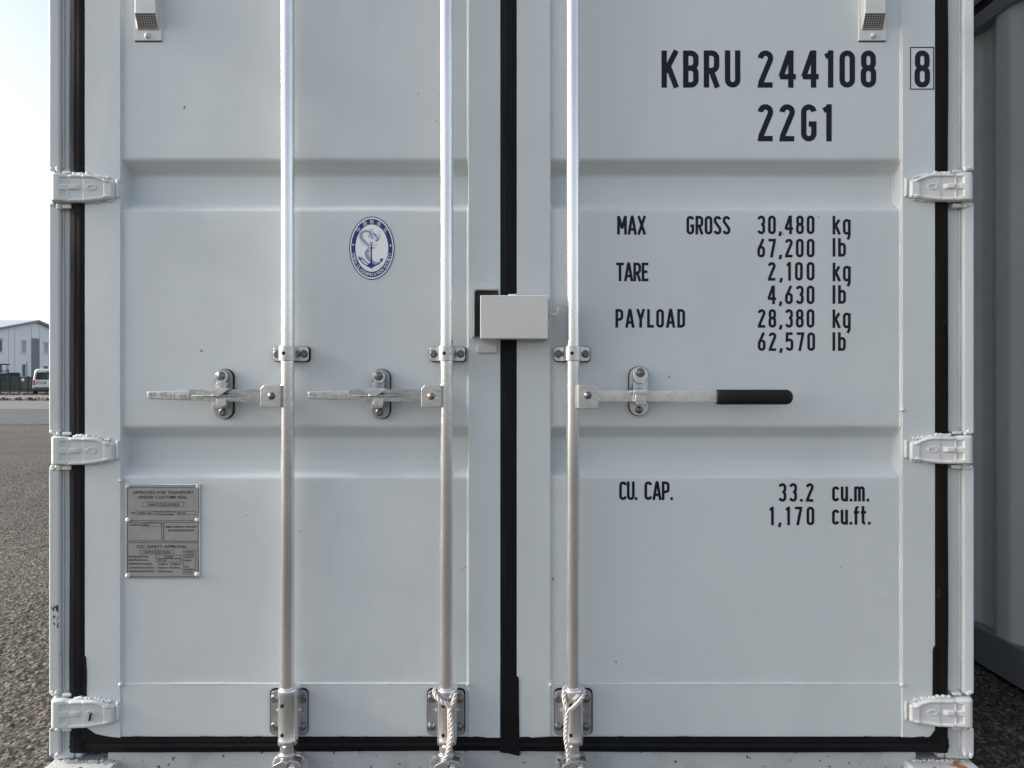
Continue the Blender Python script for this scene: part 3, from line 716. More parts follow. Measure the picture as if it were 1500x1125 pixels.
bars = [(420.8, 'L'), (653.6, 'L'), (838.6, 'R')]
KX = {0: 426.5, 1: 655.5, 2: 838.0}
for bi, (bx, side) in enumerate(bars):
    x = PX(bx, YB)
    dr = doors[0 if bi < 2 else 1]
    mb = MB(); rr = random.Random(bi); path = [(x+.0012*math.sin((z-.4)*1.5), YB, z) for z in [.10+2.42*k/40 for k in range(41)]]
    mb.tube(path, .0174, 32)
    bar = mb.build('locking_bar', 'galv', box_c, label=('outermost left galvanised bar', 'galvanised bar left of the centre seal with a rope at its foot', 'galvanised bar on the right door with a rope at its foot')[bi])
    # guide bracket
    for zc, vis in ((PZ(518.5, -.006), 1), (PZ(518.5, -.006)+1.25, 0)):
        kx = PX(KX[bi], -.004); mbk = MB()
        w2, h2 = .0465, .0190
        mbk.prism(rrect(kx-w2, kx-.021, zc-h2, zc+h2, .008), -.0065, 0)
        mbk.prism(rrect(kx+.021, kx+w2, zc-h2, zc+h2, .008), -.0065, 0)
        outp = [(kx-.030, -.0055), (kx-.0225, -.0055), (kx-.0215, YB)]; rC = .0212
        outer = [(x-.031, -.0062), (x-.0235, -.0075)]+[(x+.0222*math.cos(R(a)), YB+.0222*math.sin(R(a))) for a in range(180, 361, 15)]+[(x+.0235, -.0075), (x+.031, -.0062)]
        inner = [(x+.031, -.001), (x+.0195, -.001)]+[(x+.0180*math.cos(R(a)), YB+.0180*math.sin(R(a))) for a in range(360, 179, -15)]+[(x-.0195, -.001), (x-.031, -.001)]
        poly = outer+inner; n = len(poly); m_ = len(outer)
        vs = [(px_, py_, zc-h2) for px_, py_ in poly]+[(px_, py_, zc+h2) for px_, py_ in poly]
        fs = [(i, (i+1) % n, (i+1) % n+n, i+n) for i in range(n)]
        for i in range(m_-1): fs += [(i, i+1, n-2-i, n-1-i), (i+n, n-1-i+n, n-2-i+n, i+1+n)]
        mbk.add(vs, fs, False)
        br = mbk.build('bar_bracket', 'zinc', box_c, bevel=.0012)
        pd = MB(); pd.prism(rrect(kx-w2-.0008, kx+w2+.0022, zc-h2-.0018, zc+h2+.001, .009), -.0012, .0065); pd.build('bracket_backing', 'rubber', br)
        bolt(br, kx-.0365, -.0065, zc, .0082); bolt(br, kx+.0350, -.0065, zc, .0082)
        hl = MB(); hl.lathe((x-.003, YB-.0222, zc), [(.0048, .0002), (.0046, -.0006)], 16); hl.build('bracket_hole', 'hole', br)
    # handle hub, handle, catch
    left = side == 'L'
    sg = -1 if left else 1
    yh = -.052
    hz = PZ(580, yh)
    hub = MB()
    ha, hb = (x-.0145-.047, x-.0130) if left else (x+.0130, x+.0150+.049)
    zt, zb = hz+.0285, hz-.0285-(.004 if not left else 0)
    tipx = ha if left else hb; inx = hb if left else ha
    def hp(pts): return pts if left else [p for p in pts[::-1]]
    polyh = [(tipx, zb), (inx, zb), (inx, zt), (inx-(.006)*(1 if left else -1), zt+.001), (tipx+(.009)*(1 if left else -1), zt), (tipx, zt-.010)]
    if not left: polyh = polyh[::-1]
    hub.prism(polyh, yh-.0125, yh-.0070); hub.prism(polyh, yh+.0075, yh+.0125)
    lo, hi = sorted((inx-(.004 if left else -.004), inx+(.003 if left else -.003))); hub.box(lo, hi, yh-.012, yh+.012, zb+.001, zt-.001)
    hb_o = hub.build('handle_hub', 'zinc', bar, bevel=.0018)
    bolt(bar, PX((397.5, 631.5, 861)[bi], yh-.0125), yh-.0125, PZ((580, 580.3, 579)[bi], yh-.0125), .0078, 'rivet_rust' if bi == 1 else 'bolt', True, 'hub_rivet')
    wl = MB(); weld(wl, (inx, yh-.004, zt-.002), (inx, yh-.004, zb+.002), .0030, 90+bi, .004, .6); wl.build('hub_weld', 'zinc', bar)
    cxp = (327, 557.5, 935.5)[bi]; cx = PX(cxp, -.006)
    if left:
        x_in = ha+.012; dxp = 0 if bi == 0 else 234.8
        xt, xk = PX(217+dxp, yh), PX(278.5+dxp, yh)
        hd = MB()
        shaft = [(xk, PZ(587, yh)), (x_in, PZ(588.5, yh)), (x_in, PZ(571, yh)), (xk+.13, PZ(570.2, yh)), (xk, PZ(570.8, yh))]
        hd.prism(shaft, yh-.0045, yh+.0045)
        # rib that stands along the middle, lens shaped
        vs = []; nn = 24
        xa, xb = PX(281+dxp, yh), PX(364+dxp, yh)
        for k in range(nn+1):
            t = k/nn; xx = xa+(xb-xa)*t; a_ = math.sin(math.pi*t)**.8
            zc_ = PZ(579, yh); hw = .0010+.0058*a_
            vs += [(xx, yh-.0044, zc_+hw), (xx, yh-.0044-.011*a_, zc_+.001-.001*a_), (xx, yh-.0044-.0075*a_, zc_-.003*a_-.001), (xx, yh-.0044, zc_-hw*.75)]
        hd.add(vs, [(4*k+i, 4*k+i+1, 4*k+5+i, 4*k+4+i) for k in range(nn) for i in range(3)], False)
        hdl = hd.build('door_handle', 'handle', box_c, bevel=.0010, label='flat cast handle with raised digits, left handle' if bi == 0 else 'flat cast handle with raised digits, middle handle')
        gp = MB(); zt0, zb0 = PZ(573, yh), PZ(584.6, yh)
        g_ = [(xk+.001, PZ(586, yh)), (xk+.001, PZ(571.3, yh)), (xt+.004, zt0), (xt, zt0-.003), (xt, zb0+.003), (xt+.004, zb0)][::-1]
        gp.prism(g_, yh-.0075, yh+.0065); gp.build('handle_grip', 'zinc', hdl, bevel=.0025, seg=3)
        em = MB()
        def emb(txt, xa_, xb_, zb_, h_, slant=0):
            m2 = MB(); text_strokes(m2, txt, xa_, xb_, zb_, h_, 0, wd=.2, dz=0)
            n = len(m2.v)
            for f in m2.f:
                q4 = [m2.v[i] for i in f]; em.add([(p[0], yh-.0074, p[2]) for p in q4]+[(p[0], yh-.0100, p[2]) for p in q4], [(4, 5, 6, 7), (0, 1, 5, 4), (1, 2, 6, 5), (2, 3, 7, 6), (3, 0, 4, 7)])
        emb('HH 05', PX(221+dxp, yh), PX(245+dxp, yh), PZ(581, yh), .0110)
        emb('50 HH', PX(249.5+dxp, yh), PX(273.5+dxp, yh), PZ(583.6, yh), .0110)
        em.build('raised_digits', 'zinc', hdl)
    else:
        x_in = hb-.012; hd = MB(); xk = PX(1048.5, yh); xt = PX(1160, yh)
        zt1, zb1 = PZ(571.7, yh), PZ(588, yh); zz = PZ(574, yh)
        # gently joggled flat bar
        xs_ = [(x_in, 0), (PX(905, yh), 0), (PX(925, yh), .006), (PX(957, yh), .006), (PX(962, yh), .003), (PX(994, yh), -.006), (xk+.02, -.006)]
        vs = []
        for k, (xx, dy) in enumerate(xs_):
            dz_ = -.0018*k/6
            vs += [(xx, yh-.0045+dy, zb1+dz_), (xx, yh-.0045+dy, zt1+dz_), (xx, yh+.0045+dy, zt1+dz_), (xx, yh+.0045+dy, zb1+dz_)]
        fs = [(4*k+i, 4*k+(i+1) % 4, 4*k+4+(i+1) % 4, 4*k+4+i) for k in range(6) for i in range(4)]+[(0, 3, 2, 1), (24, 25, 26, 27)]
        hd.add(vs, fs); hdl = hd.build('door_handle', 'galv', box_c, bevel=.0010, label='long flat bar handle with a black rubber grip')
        gp = MB(); zc_ = PZ(581.6, yh); rz_ = .0193
        pts = []
        gx0, gx1 = xk, xt
        secs = [(gx0, .90), (gx0+.002, 1.0)]+[(gx0+(gx1-gx0-.018)*t, 1.0) for t in (.3, .6, 1)]+[(gx1-.018+.018*math.sin(R(a)), math.cos(R(a))*.97+.03) for a in (20, 40, 55, 70, 80, 90)]
        sec = rrect(-.011, .011, -rz_, rz_, .0095, 5); n = len(sec); vs = []
        for xx, k in secs: vs += [(xx, yh-.006+p[0]*k, zc_+p[1]*k) for p in sec]
        gp.add(vs, [(j*n+i, j*n+(i+1) % n, (j+1)*n+(i+1) % n, (j+1)*n+i) for j in range(len(secs)-1) for i in range(n)]+[tuple(range(n))[::-1], tuple(range((len(secs)-1)*n, len(secs)*n))], True)
        gp.build('handle_grip', 'grip', hdl, label='black rubber grip')
    # catch that holds the handle
    cz = PZ(577 if left else 573, -.006); hh = .0650 if left else .0640; hw = .0240 if left else .0262
    ct = MB(); ct.prism(rrect(cx-hw+.002, cx+hw, cz-hh, cz+hh, hw-.001, 8), -.008, 0)
    cat_ = ct.build('handle_catch', 'zinc_dark' if left else 'zinc', box_c, bevel=.002)
    pd = MB(); pd.prism(rrect(cx-hw+.0006, cx+hw+.0018, cz-hh-.0015, cz+hh+.0012, hw, 8), -.0012, .0065); pd.build('catch_pad', 'rubber', cat_)
    lv = MB(); lx = PX(cxp-2.5 if left else cxp+2.0, -.018); y_ = -.018
    lvw = .0165 if left else .0185
    zt2 = PZ(543 if left else 538.5, y_)
    lp = rrect(lx-lvw, lx+lvw, PZ(562, y_), zt2, lvw*.95, 8)
    lv.prism(lp, y_-.004, y_+.004)
    # lever sweeps out over the handle
    y2 = yh-.014
    za, zb_ = PZ(560, y_), PZ(571 if left else 575, y2)
    steps = 8; vs = []
    for k in range(steps+1):
        t = k/steps; yy = (y_-.004)+(y2-(y_-.004))*(t*t*(3-2*t)); z_ = za+(zb_-za)*t; ww = lvw*(1-.10*math.sin(math.pi*t))+(.004*t if left else 0)
        lc = lx+(PX(cxp-7 if left else cxp+2, y2)-lx)*t
        vs += [(lc-ww, yy, z_), (lc+ww, yy, z_), (lc+ww, yy+.006, z_), (lc-ww, yy+.006, z_)]
    lv.add(vs, [(4*k+i, 4*k+(i+1) % 4, 4*k+4+(i+1) % 4, 4*k+4+i) for k in range(steps) for i in range(4)]+[(0, 3, 2, 1), (4*steps, 4*steps+1, 4*steps+2, 4*steps+3)], False)
    if left:
        fa, fb, fc = PX(cxp-25.5, y2), PX(cxp+8.5, y2), PX(cxp-7, y2)
        lv.prism([(fa, PZ(569.5, y2)), (fa+.006, PZ(574, y2)), (fc-.012, PZ(579.5, y2)), (fc, PZ(581, y2)), (fb, PZ(570.5, y2)), (fb-.002, PZ(568.5, y2))], y2-.003, y2+.005)
        lv.prism(rrect(PX(cxp-11, y2), PX(cxp+3.5, y2), PZ(595, y2), PZ(584, y2), .004), y2+.002, y2+.012)
        lv.prism([(PX(cxp-11, -.03), PZ(597, -.03)), (PX(cxp+4, -.03), PZ(597, -.03)), (PX(cxp+2, -.03), PZ(586, -.03)), (PX(cxp-9, -.03), PZ(586, -.03))], -.055, -.006)
    else:
        lv.box(lc-.0175, lc+.0165, y2-.003, y2+.003, PZ(577.5, y2), PZ(571, y2))
        lv.prism([(PX(930, y2), PZ(589, y2)), (PX(945.5, y2), PZ(589, y2)), (PX(944, y2), PZ(577, y2)), (PX(931.5, y2), PZ(577, y2))], y2+.003, y2+.007)
        lv.box(PX(931, -.03), PX(944, -.03), -.055, -.006, PZ(592, -.03), PZ(588.5, -.03))
    lvo = lv.build('catch_lever', 'galv' if not left else 'zinc', cat_, bevel=.0018)
    bolt(cat_, lx, y_-.004, PZ(550.7 if left else 546, y_-.006), .0096, 'bolt', True)
    bolt(cat_, PX(cxp-1.8 if left else cxp+1, -.012), -.008, PZ(604 if left else 600.3, -.012), .0082, 'bolt', not left)
    # bearing plate with sleeve at the foot
    pxl, pxr = ((396.5, 450), (626.5, 680), (812.5, 866.5))[bi]
    bz0, bz1 = PZ(1076.5, -.004), PZ(1011, -.004)
    bp = MB(); bp.prism(rrect(PX(pxl, -.006), PX(pxr, -.006), bz0, bz1, .012), -.007, 0)
    bpo = bp.build('bearing_plate', 'zinc_dark', box_c, bevel=.0015)
    pd = MB(); pd.prism(rrect(PX(pxl-.8), PX(pxr+1.6), bz0-.0015, bz1+.003, .013), -.0012, .006); pd.build('bearing_pad', 'rubber', bpo)
    for ax in (5.6, 46.3):
        for az in (1024, 1064.5): bolt(bpo, PX(pxl+ax, -.01), -.007, PZ(az, -.01), .0090, 'bolt', (bi+int(ax)+az > 1070))
    sv = MB(); z1_, z0_ = PZ(1011, YB-.02), PZ(1094, YB-.02)
    sv.lathe((x+.002, YB, 0), [(.0185, z1_), (.0238, z1_-.001), (.0252, z1_-.006), (.0252, z1_-.020), (.0240, z1_-.022), (.0240, z0_+.016), (.0256, z0_+.013), (.0256, z0_+.001), (.0185, z0_)], 36, 'z')
    sv.box(x-.0235, x+.0275, YB, -.006, z0_+.018, z1_-.004)
    svo = sv.build('bearing_sleeve', 'galv', bpo)
    hl = MB()
    for az in (1034.5, 1077.5): hl = MB(); hl.lathe((x-.006, YB-.0241, PZ(az, YB-.024)), [(.0048, .002), (.0046, -.0006)], 14); hl.build('sleeve_hole', 'hole', bpo)
    for s2 in (-1, 1):
        sp = MB(); zc_ = PZ(1040, -.03); sp.add([(x+s2*.024, -.03, zc_+.007), (x+s2*.024, -.03, zc_-.006), (x+s2*.034, -.028, zc_), (x+s2*.024, -.012, zc_)], [(0, 1, 2), (0, 2, 3), (1, 3, 2), (0, 3, 1)]); sp.build('sleeve_spur', 'rivet', bpo)
    # cam and keeper under the bar
    cm = MB(); zt3 = PZ(1107, YB-.018)
    cm.lathe((x, YB, 0), [(.018, zt3+.002), (.0225, zt3), (.0228, zt3-.007), (.019, zt3-.011), (.017, zt3-.012), (.0165, zt3-.05)], 28, 'z')
    cm.prism([(x-.030, zt3-.034), (x-.026, zt3-.018), (x-.006, zt3-.008), (x+.012, zt3-.012), (x+.008, zt3-.024), (x-.006, zt3-.034)][::-1], YB-.032, YB-.006)
    cm.prism([(x+.010, zt3-.010), (x+.034, zt3-.014), (x+.040, zt3-.026), (x+.036, zt3-.05), (x+.006, zt3-.05)], YB-.022, YB+.006)
    cm.prism(rrect(x-.036, x+.036, .055, zt3-.030, .010), YB-.020, YB+.010)
    cm.lathe((x+.017, YB-.024, zt3-.030), [(.009, .006), (.009, -.002), (.006, -.005), (.0005, -.006)], 16)
    cm.build('locking_cam', 'zinc', bar, bevel=.0018)
    kp = MB(); kz = PZ(1105.5, .0); kx0 = PX((424.5, 655, 838.5)[bi])
    kp.prism([(kx0-.046, .04), (kx0+.046, .04), (kx0+.045, kz-.018), (kx0+.038, kz-.006), (kx0+.026, kz-.001), (kx0+.010, kz-.006), (kx0-.012, kz-.006), (kx0-.030, kz-.001), (kx0-.040, kz-.008), (kx0-.045, kz-.020)], -.004, .02)
    kpo = kp.build('cam_keeper', 'casting', box_c, bevel=.004)
    kw = MB(); kw.prism([(kx0+.014, kz-.012), (kx0+.016, kz-.016), (kx0+.037, kz-.024), (kx0+.037, kz-.018), (kx0+.030, kz-.013)], -.012, -.003); kw.build('keeper_edge', 'galv', kpo, bevel=.001)

# ---- ropes tied to the bars
xb = PX(653.6, YB); Yf = YB-.030
def PP(px, py, y): return (PX(px, y), y, PZ(py, y))
rp = twist([PP(657, 1033, Yf-.004), PP(646, 1027, Yf-.002), PP(638, 1019, Yf+.006), PP(636.5, 1012, YB-.012), PP(640, 1008, YB+.012), PP(652, 1006, YB+.022), PP(662, 1007, YB+.016), PP(666.5, 1011, YB-.004), PP(666.5, 1019, Yf+.008), PP(663, 1030, Yf-.001), PP(659.5, 1038, Yf-.004), PP(661, 1052, Yf-.003), PP(662, 1066, Yf-.003), PP(661, 1080, Yf-.003), PP(658, 1095, Yf-.003), PP(654.5, 1106, Yf-.004), PP(651, 1113, Yf-.004)], .0034, .036, .0025)
r2 = twist([PP(658, 1032, Yf-.006), PP(657.5, 1045, Yf+.002), PP(657.5, 1060, Yf+.002), PP(658, 1078, Yf+.002), PP(656, 1092, Yf+.001), PP(657, 1104, Yf), PP(659, 1109, Yf)], .0024, .027, .0019)
rp.add(r2.v, r2.f, True)
tag(rp.build('rope', 'rope'), 'white twisted rope round the foot of the middle locking bar, hanging on its right side', 'rope', 'ropes tied to the locking bars')
rp = twist([PP(833, 1043, Yf-.004), PP(842, 1034, Yf-.003), PP(850, 1026, Yf), PP(855, 1018, YB-.016), PP(855.5, 1011, YB-.002), PP(850, 1007, YB+.016), PP(838, 1005, YB+.022), PP(829, 1006, YB+.010), PP(826.5, 1011, YB-.008), PP(826, 1022, YB-.020), PP(828, 1033, Yf), PP(831, 1043, Yf-.004), PP(829.5, 1055, Yf-.003), PP(829, 1068, Yf-.002), PP(828.5, 1080, Yf-.003), PP(830, 1092, Yf-.003), PP(832, 1104, Yf-.003), PP(832.5, 1116, Yf-.003)], .0034, .036, .0025)
r2 = twist([PP(832, 1041, Yf-.007), PP(843, 1032, Yf-.008), PP(851, 1023, Yf-.005)], .0017, .020, .0018)
rp.add(r2.v, r2.f, True)
tag(rp.build('rope', 'rope'), 'white twisted rope looped round the foot of the rightmost locking bar, hanging on its left', 'rope', 'ropes tied to the locking bars')

# ---- lock box over the centre seal
YL = -.070
x0, x1, z0, z1 = PX(703.5, YL), PX(803, YL), PZ(496, YL), PZ(432.5, YL)
b = MB()
b.box(x0, x1, YL, YL+.004, z0, z1)
b.box(x0, x1, YL+.001, -.012, z1-.004, z1); b.box(x0, x1, YL+.001, -.012, z0, z0+.004)
b.box(x1-.004, x1, YL+.001, -.001, z0, z1); b.box(x0, x0+.004, YL+.001, -.030, z0, z1)
lb = b.build('lock_box', 'box', box_c, bevel=.0065, seg=4, label='painted steel box covering the joint of the two doors')
b = MB(); weld(b, (x1+.003, -.035, z1-.006), (x1+.003, -.02, z0+.012), .004, 5, .005, .8)
weld(b, (PX(745), YL+.012, z1+.001), (PX(757), YL+.012, z1+.001), .003, 6, .005, .8); b.build('box_weld', 'weld', lb)
b = MB(); hx, hz_ = PX(806, -.04), PZ(459, -.04)
pth = [(hx-.006, -.042, hz_+.001), (hx+.002, -.043, hz_-.003)]+[(hx+.010+.0085*math.cos(R(a)), -.043, hz_+.004+.0085*math.sin(R(a))) for a in range(215, 365, 15)]+[(hx+.0192, -.043, hz_+.016)]
b.tube(pth, .0034, 10); b.build('box_hook', 'plastic', lb)
b = MB(); Yk = -.030                                            # angle bracket on the left leaf
b.prism([(PX(690.5, Yk), PZ(494.5, Yk)), (PX(695, Yk), PZ(494.5, Yk)), (PX(695, Yk), PZ(427, Yk)), (PX(697.5, Yk), PZ(424.5, Yk)), (PX(726, Yk), PZ(424.5, Yk)), (PX(725.5, Yk), PZ(420, Yk)), (PX(696, Yk), PZ(420, Yk)), (PX(691.5, Yk), PZ(423, Yk))], Yk, .001)
lbr = b.build('lock_bracket', 'box', box_c, bevel=.0015, label='bent angle bracket on the left door behind the lock box')
b = MB(); b.box(PX(695.3, -.002), PX(730, -.002), -.0022, .001, PZ(493, -.002), PZ(425, -.002)); b.build('bracket_backing', M['recess'], lbr)  # thin dark plate on the door, painted shade for the bracket's hollow
b = MB(); b.box(PX(699, -.01), PX(728, -.01), -.010, .001, PZ(517, -.01), PZ(505.5, -.01)); b.build('stop_block', 'box', box_c, bevel=.002)

# ---- ventilators
for sg in (-1, 1):
    mx = lambda p: p if sg < 0 else 1495.0-p                      # mirror of the left one
    X_ = lambda p, y=0.: PX(mx(p), y)
    b = MB(); zt = 2.20
    pl = sorted((X_(195.5), X_(236)))
    zb = PZ(58.5)
    b.box(pl[0], pl[1], YP-.004, YP+.001, zb, zt)
    vt = b.build('ventilator', 'plastic', doors[0 if sg < 0 else 1], bevel=.0015)
    # hood: front face at yf, sloping sides, foot slopes back to the base plate
    yf = -.026; ybk = YP-.003
    zf = PZ(19, yf); zf2 = PZ(45.5, ybk)
    fa, fb = X_(197.5, yf), X_(227.5, yf); ba, bb = X_(202.5, ybk), X_(232.5, ybk)
    ta, tb = X_(199, ybk), X_(234, ybk)
    vs = [(fa, yf, zf), (fb, yf, zf), (fb, yf, zt-.03), (fa, yf, zt-.03), (ba, ybk, zf2), (bb, ybk, zf2), (tb, ybk, zt-.02), (ta, ybk, zt-.02), (ta, ybk, zf2+.004), (tb, ybk, zf2+.004)]
    b = MB(); b.add(vs, [(0, 1, 2, 3), (1, 5, 9, 6, 2), (0, 3, 7, 8, 4), (3, 2, 6, 7)])
    b.build('vent_hood', 'plastic', doors[0 if sg < 0 else 1], bevel=.0014)
    lg = MB(); yl = yf-.0005; rr_ = rrect(*sorted((X_(209, yl), X_(222, yl))), PZ(13.5, yl), PZ(8.5, yl), .004)
    ribbon(lg, rr_, .0011, yl, True); lg.build('vent_mark', 'weld', doors[0 if sg < 0 else 1], recalc=False)
    # perforated foot: a real lattice of square holes before a dark hollow
    g = MB(); n = 17; A, B2, C2, D2 = (Vector(vs[i]) for i in (0, 1, 5, 4))
    def bil(u, v): return A.lerp(B2, u).lerp(D2.lerp(C2, u), v)
    for i in range(n):
        for j in range(n):
            if i % 2 and j % 2: continue
            t = lambda q: ((q//2)*1.0+(.40 if q % 2 else 0))/8.4; g.add([bil(t(i), t(j)), bil(t(i+1), t(j)), bil(t(i+1), t(j+1)), bil(t(i), t(j+1))], [(0, 1, 2, 3)])
    g.build('vent_grille', 'grille', doors[0 if sg < 0 else 1], recalc=False)
    k = MB(); off = Vector((0, .0035, .0035)); k.add([bil(.02, .02)+off, bil(.98, .02)+off, bil(.98, .98)+off, bil(.02, .98)+off], [(0, 1, 2, 3)])
    k.build('vent_hollow', 'hole', doors[0 if sg < 0 else 1], recalc=False)
    bolt(doors[0 if sg < 0 else 1], X_(215.5), YP-.004, PZ(51.5), .0068, 'plastic', True, 'vent_rivet')
    sh = MB(); lo, hi = pl; sh.box(lo+.001, hi-.001, YP-.0012, YP+.001, zb-.0025, zb-.0002); sh.build('vent_seal', 'seam', doors[0 if sg < 0 else 1])

# ---- lettering on the right door
YT = YP-.0005
def line(txt, xa, xb_, ybase, hpx, label, y=YT):
    b = MB(); text_strokes(b, txt, PX(xa, y), PX(xb_, y), PZ(ybase, y), hpx*S*(D+y)/D, y, dz=.00003); return lay_on_panel(b).build('lettering', 'ink', doors[1], recalc=False, label=label)
line('KBRU', 969, 1084.5, 128.3, 54.5, 'black letters KBRU')
line('244108', 1110, 1283.5, 128.3, 54.5, 'black digits 244108')
b = MB(); yy = -.0003; text_strokes(b, '8', PX(1339.6, yy), PX(1362, yy), PZ(128.3, yy), 54.5*S, yy)
ribbon(b, [(PX(1333.6), PZ(69.5)), (PX(1367.6), PZ(69.5)), (PX(1367.6), PZ(130.6)), (PX(1333.6), PZ(130.6))], .0026, yy-.0002, True)
b.build('lettering', 'ink', doors[1], recalc=False, label='boxed digit 8')
line('22G1', 1110, 1219, 207, 54.5, 'black code 22G1')
for t, xa, xb_, yb_ in (('MAX', 904, 946, 343.5), ('GROSS', 1005.5, 1070, 343.5), ('30,480', 1109.5, 1193, 343), ('67,200', 1109.5, 1193, 377), ('TARE', 902.5, 950, 412),
                        ('2,100', 1125, 1193, 411), ('4,630', 1124.5, 1193, 445.5), ('PAYLOAD', 901.5, 1003.5, 480), ('28,380', 1110, 1193, 480), ('62,570', 1110, 1194, 514),
                        ('CU.', 907, 934, 732.5), ('CAP.', 944, 986, 732.5), ('33.2', 1140.5, 1192, 735), ('1,170', 1127, 1193, 769.5)):
    line(t, xa, xb_, yb_, 27.3, 'black text '+t)
for t, xa, xb_, yb_ in (('kg', 1219.5, 1246, 343.5), ('kg', 1219.5, 1246, 412), ('kg', 1219.5, 1246, 480.5), ('lb', 1219.5, 1239, 376), ('lb', 1219.5, 1239, 445), ('lb', 1219.5, 1239, 514)):
    line(t, xa, xb_, yb_, 27.3, 'black text '+t)
line('cu.m.', 1219, 1273.5, 734.5, 27.3, 'black text cu.m.'); line('cu.ft.', 1219, 1275.5, 768.5, 27.3, 'black text cu.ft.')

# ---- round emblem
def ell(b, cx, cz, rx, rz, y, n=64): b.add([(cx+rx*math.cos(2*math.pi*k/n), y, cz+rz*math.sin(2*math.pi*k/n)) for k in range(n)], [tuple(range(n))])
ye = YP-.0007; ex, ez = PX(544.7, ye), PZ(363.5, ye); u_ = S*(D+ye)/D
b = MB(); ell(b, ex, ez, 33.3*u_, 46.3*u_, ye); em = lay_on_panel(b).build('emblem', 'blue', doors[0], recalc=False, label='oval blue and white society emblem with an anchor')
def sub(mb, m, name): return lay_on_panel(mb).build(name, m, em_root, recalc=False)
em_root = doors[0]
b = MB(); ell(b, ex, ez, 31.9*u_, 44.9*u_, ye-.0002); sub(b, 'white', 'emblem_ring')
b = MB(); ell(b, ex, ez, 30.2*u_, 42.9*u_, ye-.0004); sub(b, 'blue', 'emblem_ring')
b = MB(); ell(b, ex, ez, 24.0*u_, 34.6*u_, ye-.0006); sub(b, 'white', 'emblem_field')
b = MB()
def around(txt, a0, a1, h, wds, bottom, y):
    # spread characters by arc length along the ellipse between its rings
    rx, rz = 27.1*u_, 38.75*u_
    N = 400; ang = [a0+(a1-a0)*k/N for k in range(N+1)]; P = [(rx*math.cos(R(a)), rz*math.sin(R(a))) for a in ang]
    Ls = [0]
    for k in range(N): Ls.append(Ls[-1]+math.dist(P[k], P[k+1]))
    tw = sum(wds); acc = 0
    for c, wd in zip(txt, wds):
        tgt = Ls[-1]*(acc+wd/2)/tw; acc += wd
        k = min(range(N+1), key=lambda i: abs(Ls[i]-tgt)); k2 = min(N, k+1); k1 = max(0, k-1)
        dx, dz_ = P[k2][0]-P[k1][0], P[k2][1]-P[k1][1]
        if c != ' ': flat_text(b, c, ex+P[k][0], ez+P[k][1], h, y, width=(Ls[-1]*wd/tw*.84 if c not in 'I' else h*.24), rot=math.atan2(dz_, dx), bold=.012)
around('CHINA CLASSIFICATION SOCIETY', 190, 350, 4.6*u_, [.55 if c == 'I' else .6 if c == ' ' else 1. for c in 'CHINA CLASSIFICATION SOCIETY'], True, ye-.0007)
for ch, a in (('中', 136), ('国', 112), ('船', 90), ('级', 67), ('社', 43)):
    t_ = (27.1*u_*math.cos(R(a)), 38.75*u_*math.sin(R(a))); flat_text(b, ch, ex+t_[0], ez+t_[1], 5.0*u_, ye-.0007, width=5.6*u_, rot=R(a-90)*.8)
for sx_ in (-1, 1):
    cx_, cz_ = ex+sx_*27.3*u_, ez+4.8*u_*(1 if sx_ < 0 else .8)
    b.add([(cx_+(1.9 if k % 2 == 0 else .8)*u_*math.cos(R(90+36*k)), ye-.0007, cz_+(1.9 if k % 2 == 0 else .8)*u_*math.sin(R(90+36*k))) for k in range(10)], [tuple(range(10))])
sub(b, 'white', 'emblem_lettering')
E = lambda zx, zy: (ex+((480+zx/8.654)-544.7)*u_, ez-((300+zy/8.654)-363.5)*u_)
def erib(b, pts, wd, y, closed=False):
    P = [Vector(E(*p)) for p in pts]; dn = []
    for i in range(len(P)-1):
        p0, p1, p2, p3 = P[max(i-1, 0)], P[i], P[i+1], P[min(i+2, len(P)-1)]
        for k in range(6): t = k/6; dn.append(.5*((2*p1)+(-p0+p2)*t+(2*p0-5*p1+4*p2-p3)*t*t+(-p0+3*p1-3*p2+p3)*t**3))
    dn.append(P[-1]); ribbon(b, dn, wd*u_, y, closed)
b = MB()                                                          # dragon body in pale scales behind the anchor
erib(b, [(440, 350), (418, 390), (440, 440), (480, 480), (530, 520)], 3.0, ye-.00080)
erib(b, [(420, 370), (470, 340), (530, 345), (550, 390), (580, 430)], 2.6, ye-.00086)
erib(b, [(520, 565), (490, 610), (510, 670), (560, 720), (600, 745), (650, 740)], 4.2, ye-.00092)
erib(b, [(560, 370), (600, 385), (640, 430), (620, 460)], 2.6, ye-.00098)
erib(b, [(430, 670), (480, 720), (530, 760)], 1.8, ye-.00104)
sub(b, 'lilac', 'emblem_dragon')
b = MB(); y_ = ye-.0012
erib(b, [(556, 505), (553, 600), (556, 780)], 1.9, y_)
erib(b, [(508, 545), (553, 550), (600, 545)], 1.0, y_-.00006)
erib(b, [(400, 670), (440, 730), (500, 775), (552, 790), (610, 765), (660, 735), (690, 690)], 1.5, y_-.00012)
b.add([(E(a, c)[0], y_-.00018, E(a, c)[1]) for a, c in ((385, 650), (400, 700), (440, 690))], [(0, 1, 2)])
b.add([(E(a, c)[0], y_-.00018, E(a, c)[1]) for a, c in ((702, 672), (655, 700), (695, 722))], [(0, 1, 2)])
b.add([(E(a, c)[0], y_-.00018, E(a, c)[1]) for a, c in ((500, 765), (552, 812), (600, 765), (552, 725))], [(0, 1, 2, 3)])
erib(b, [(556, 470), (574, 488), (556, 506), (538, 488), (556, 470)], .8, y_-.00024)
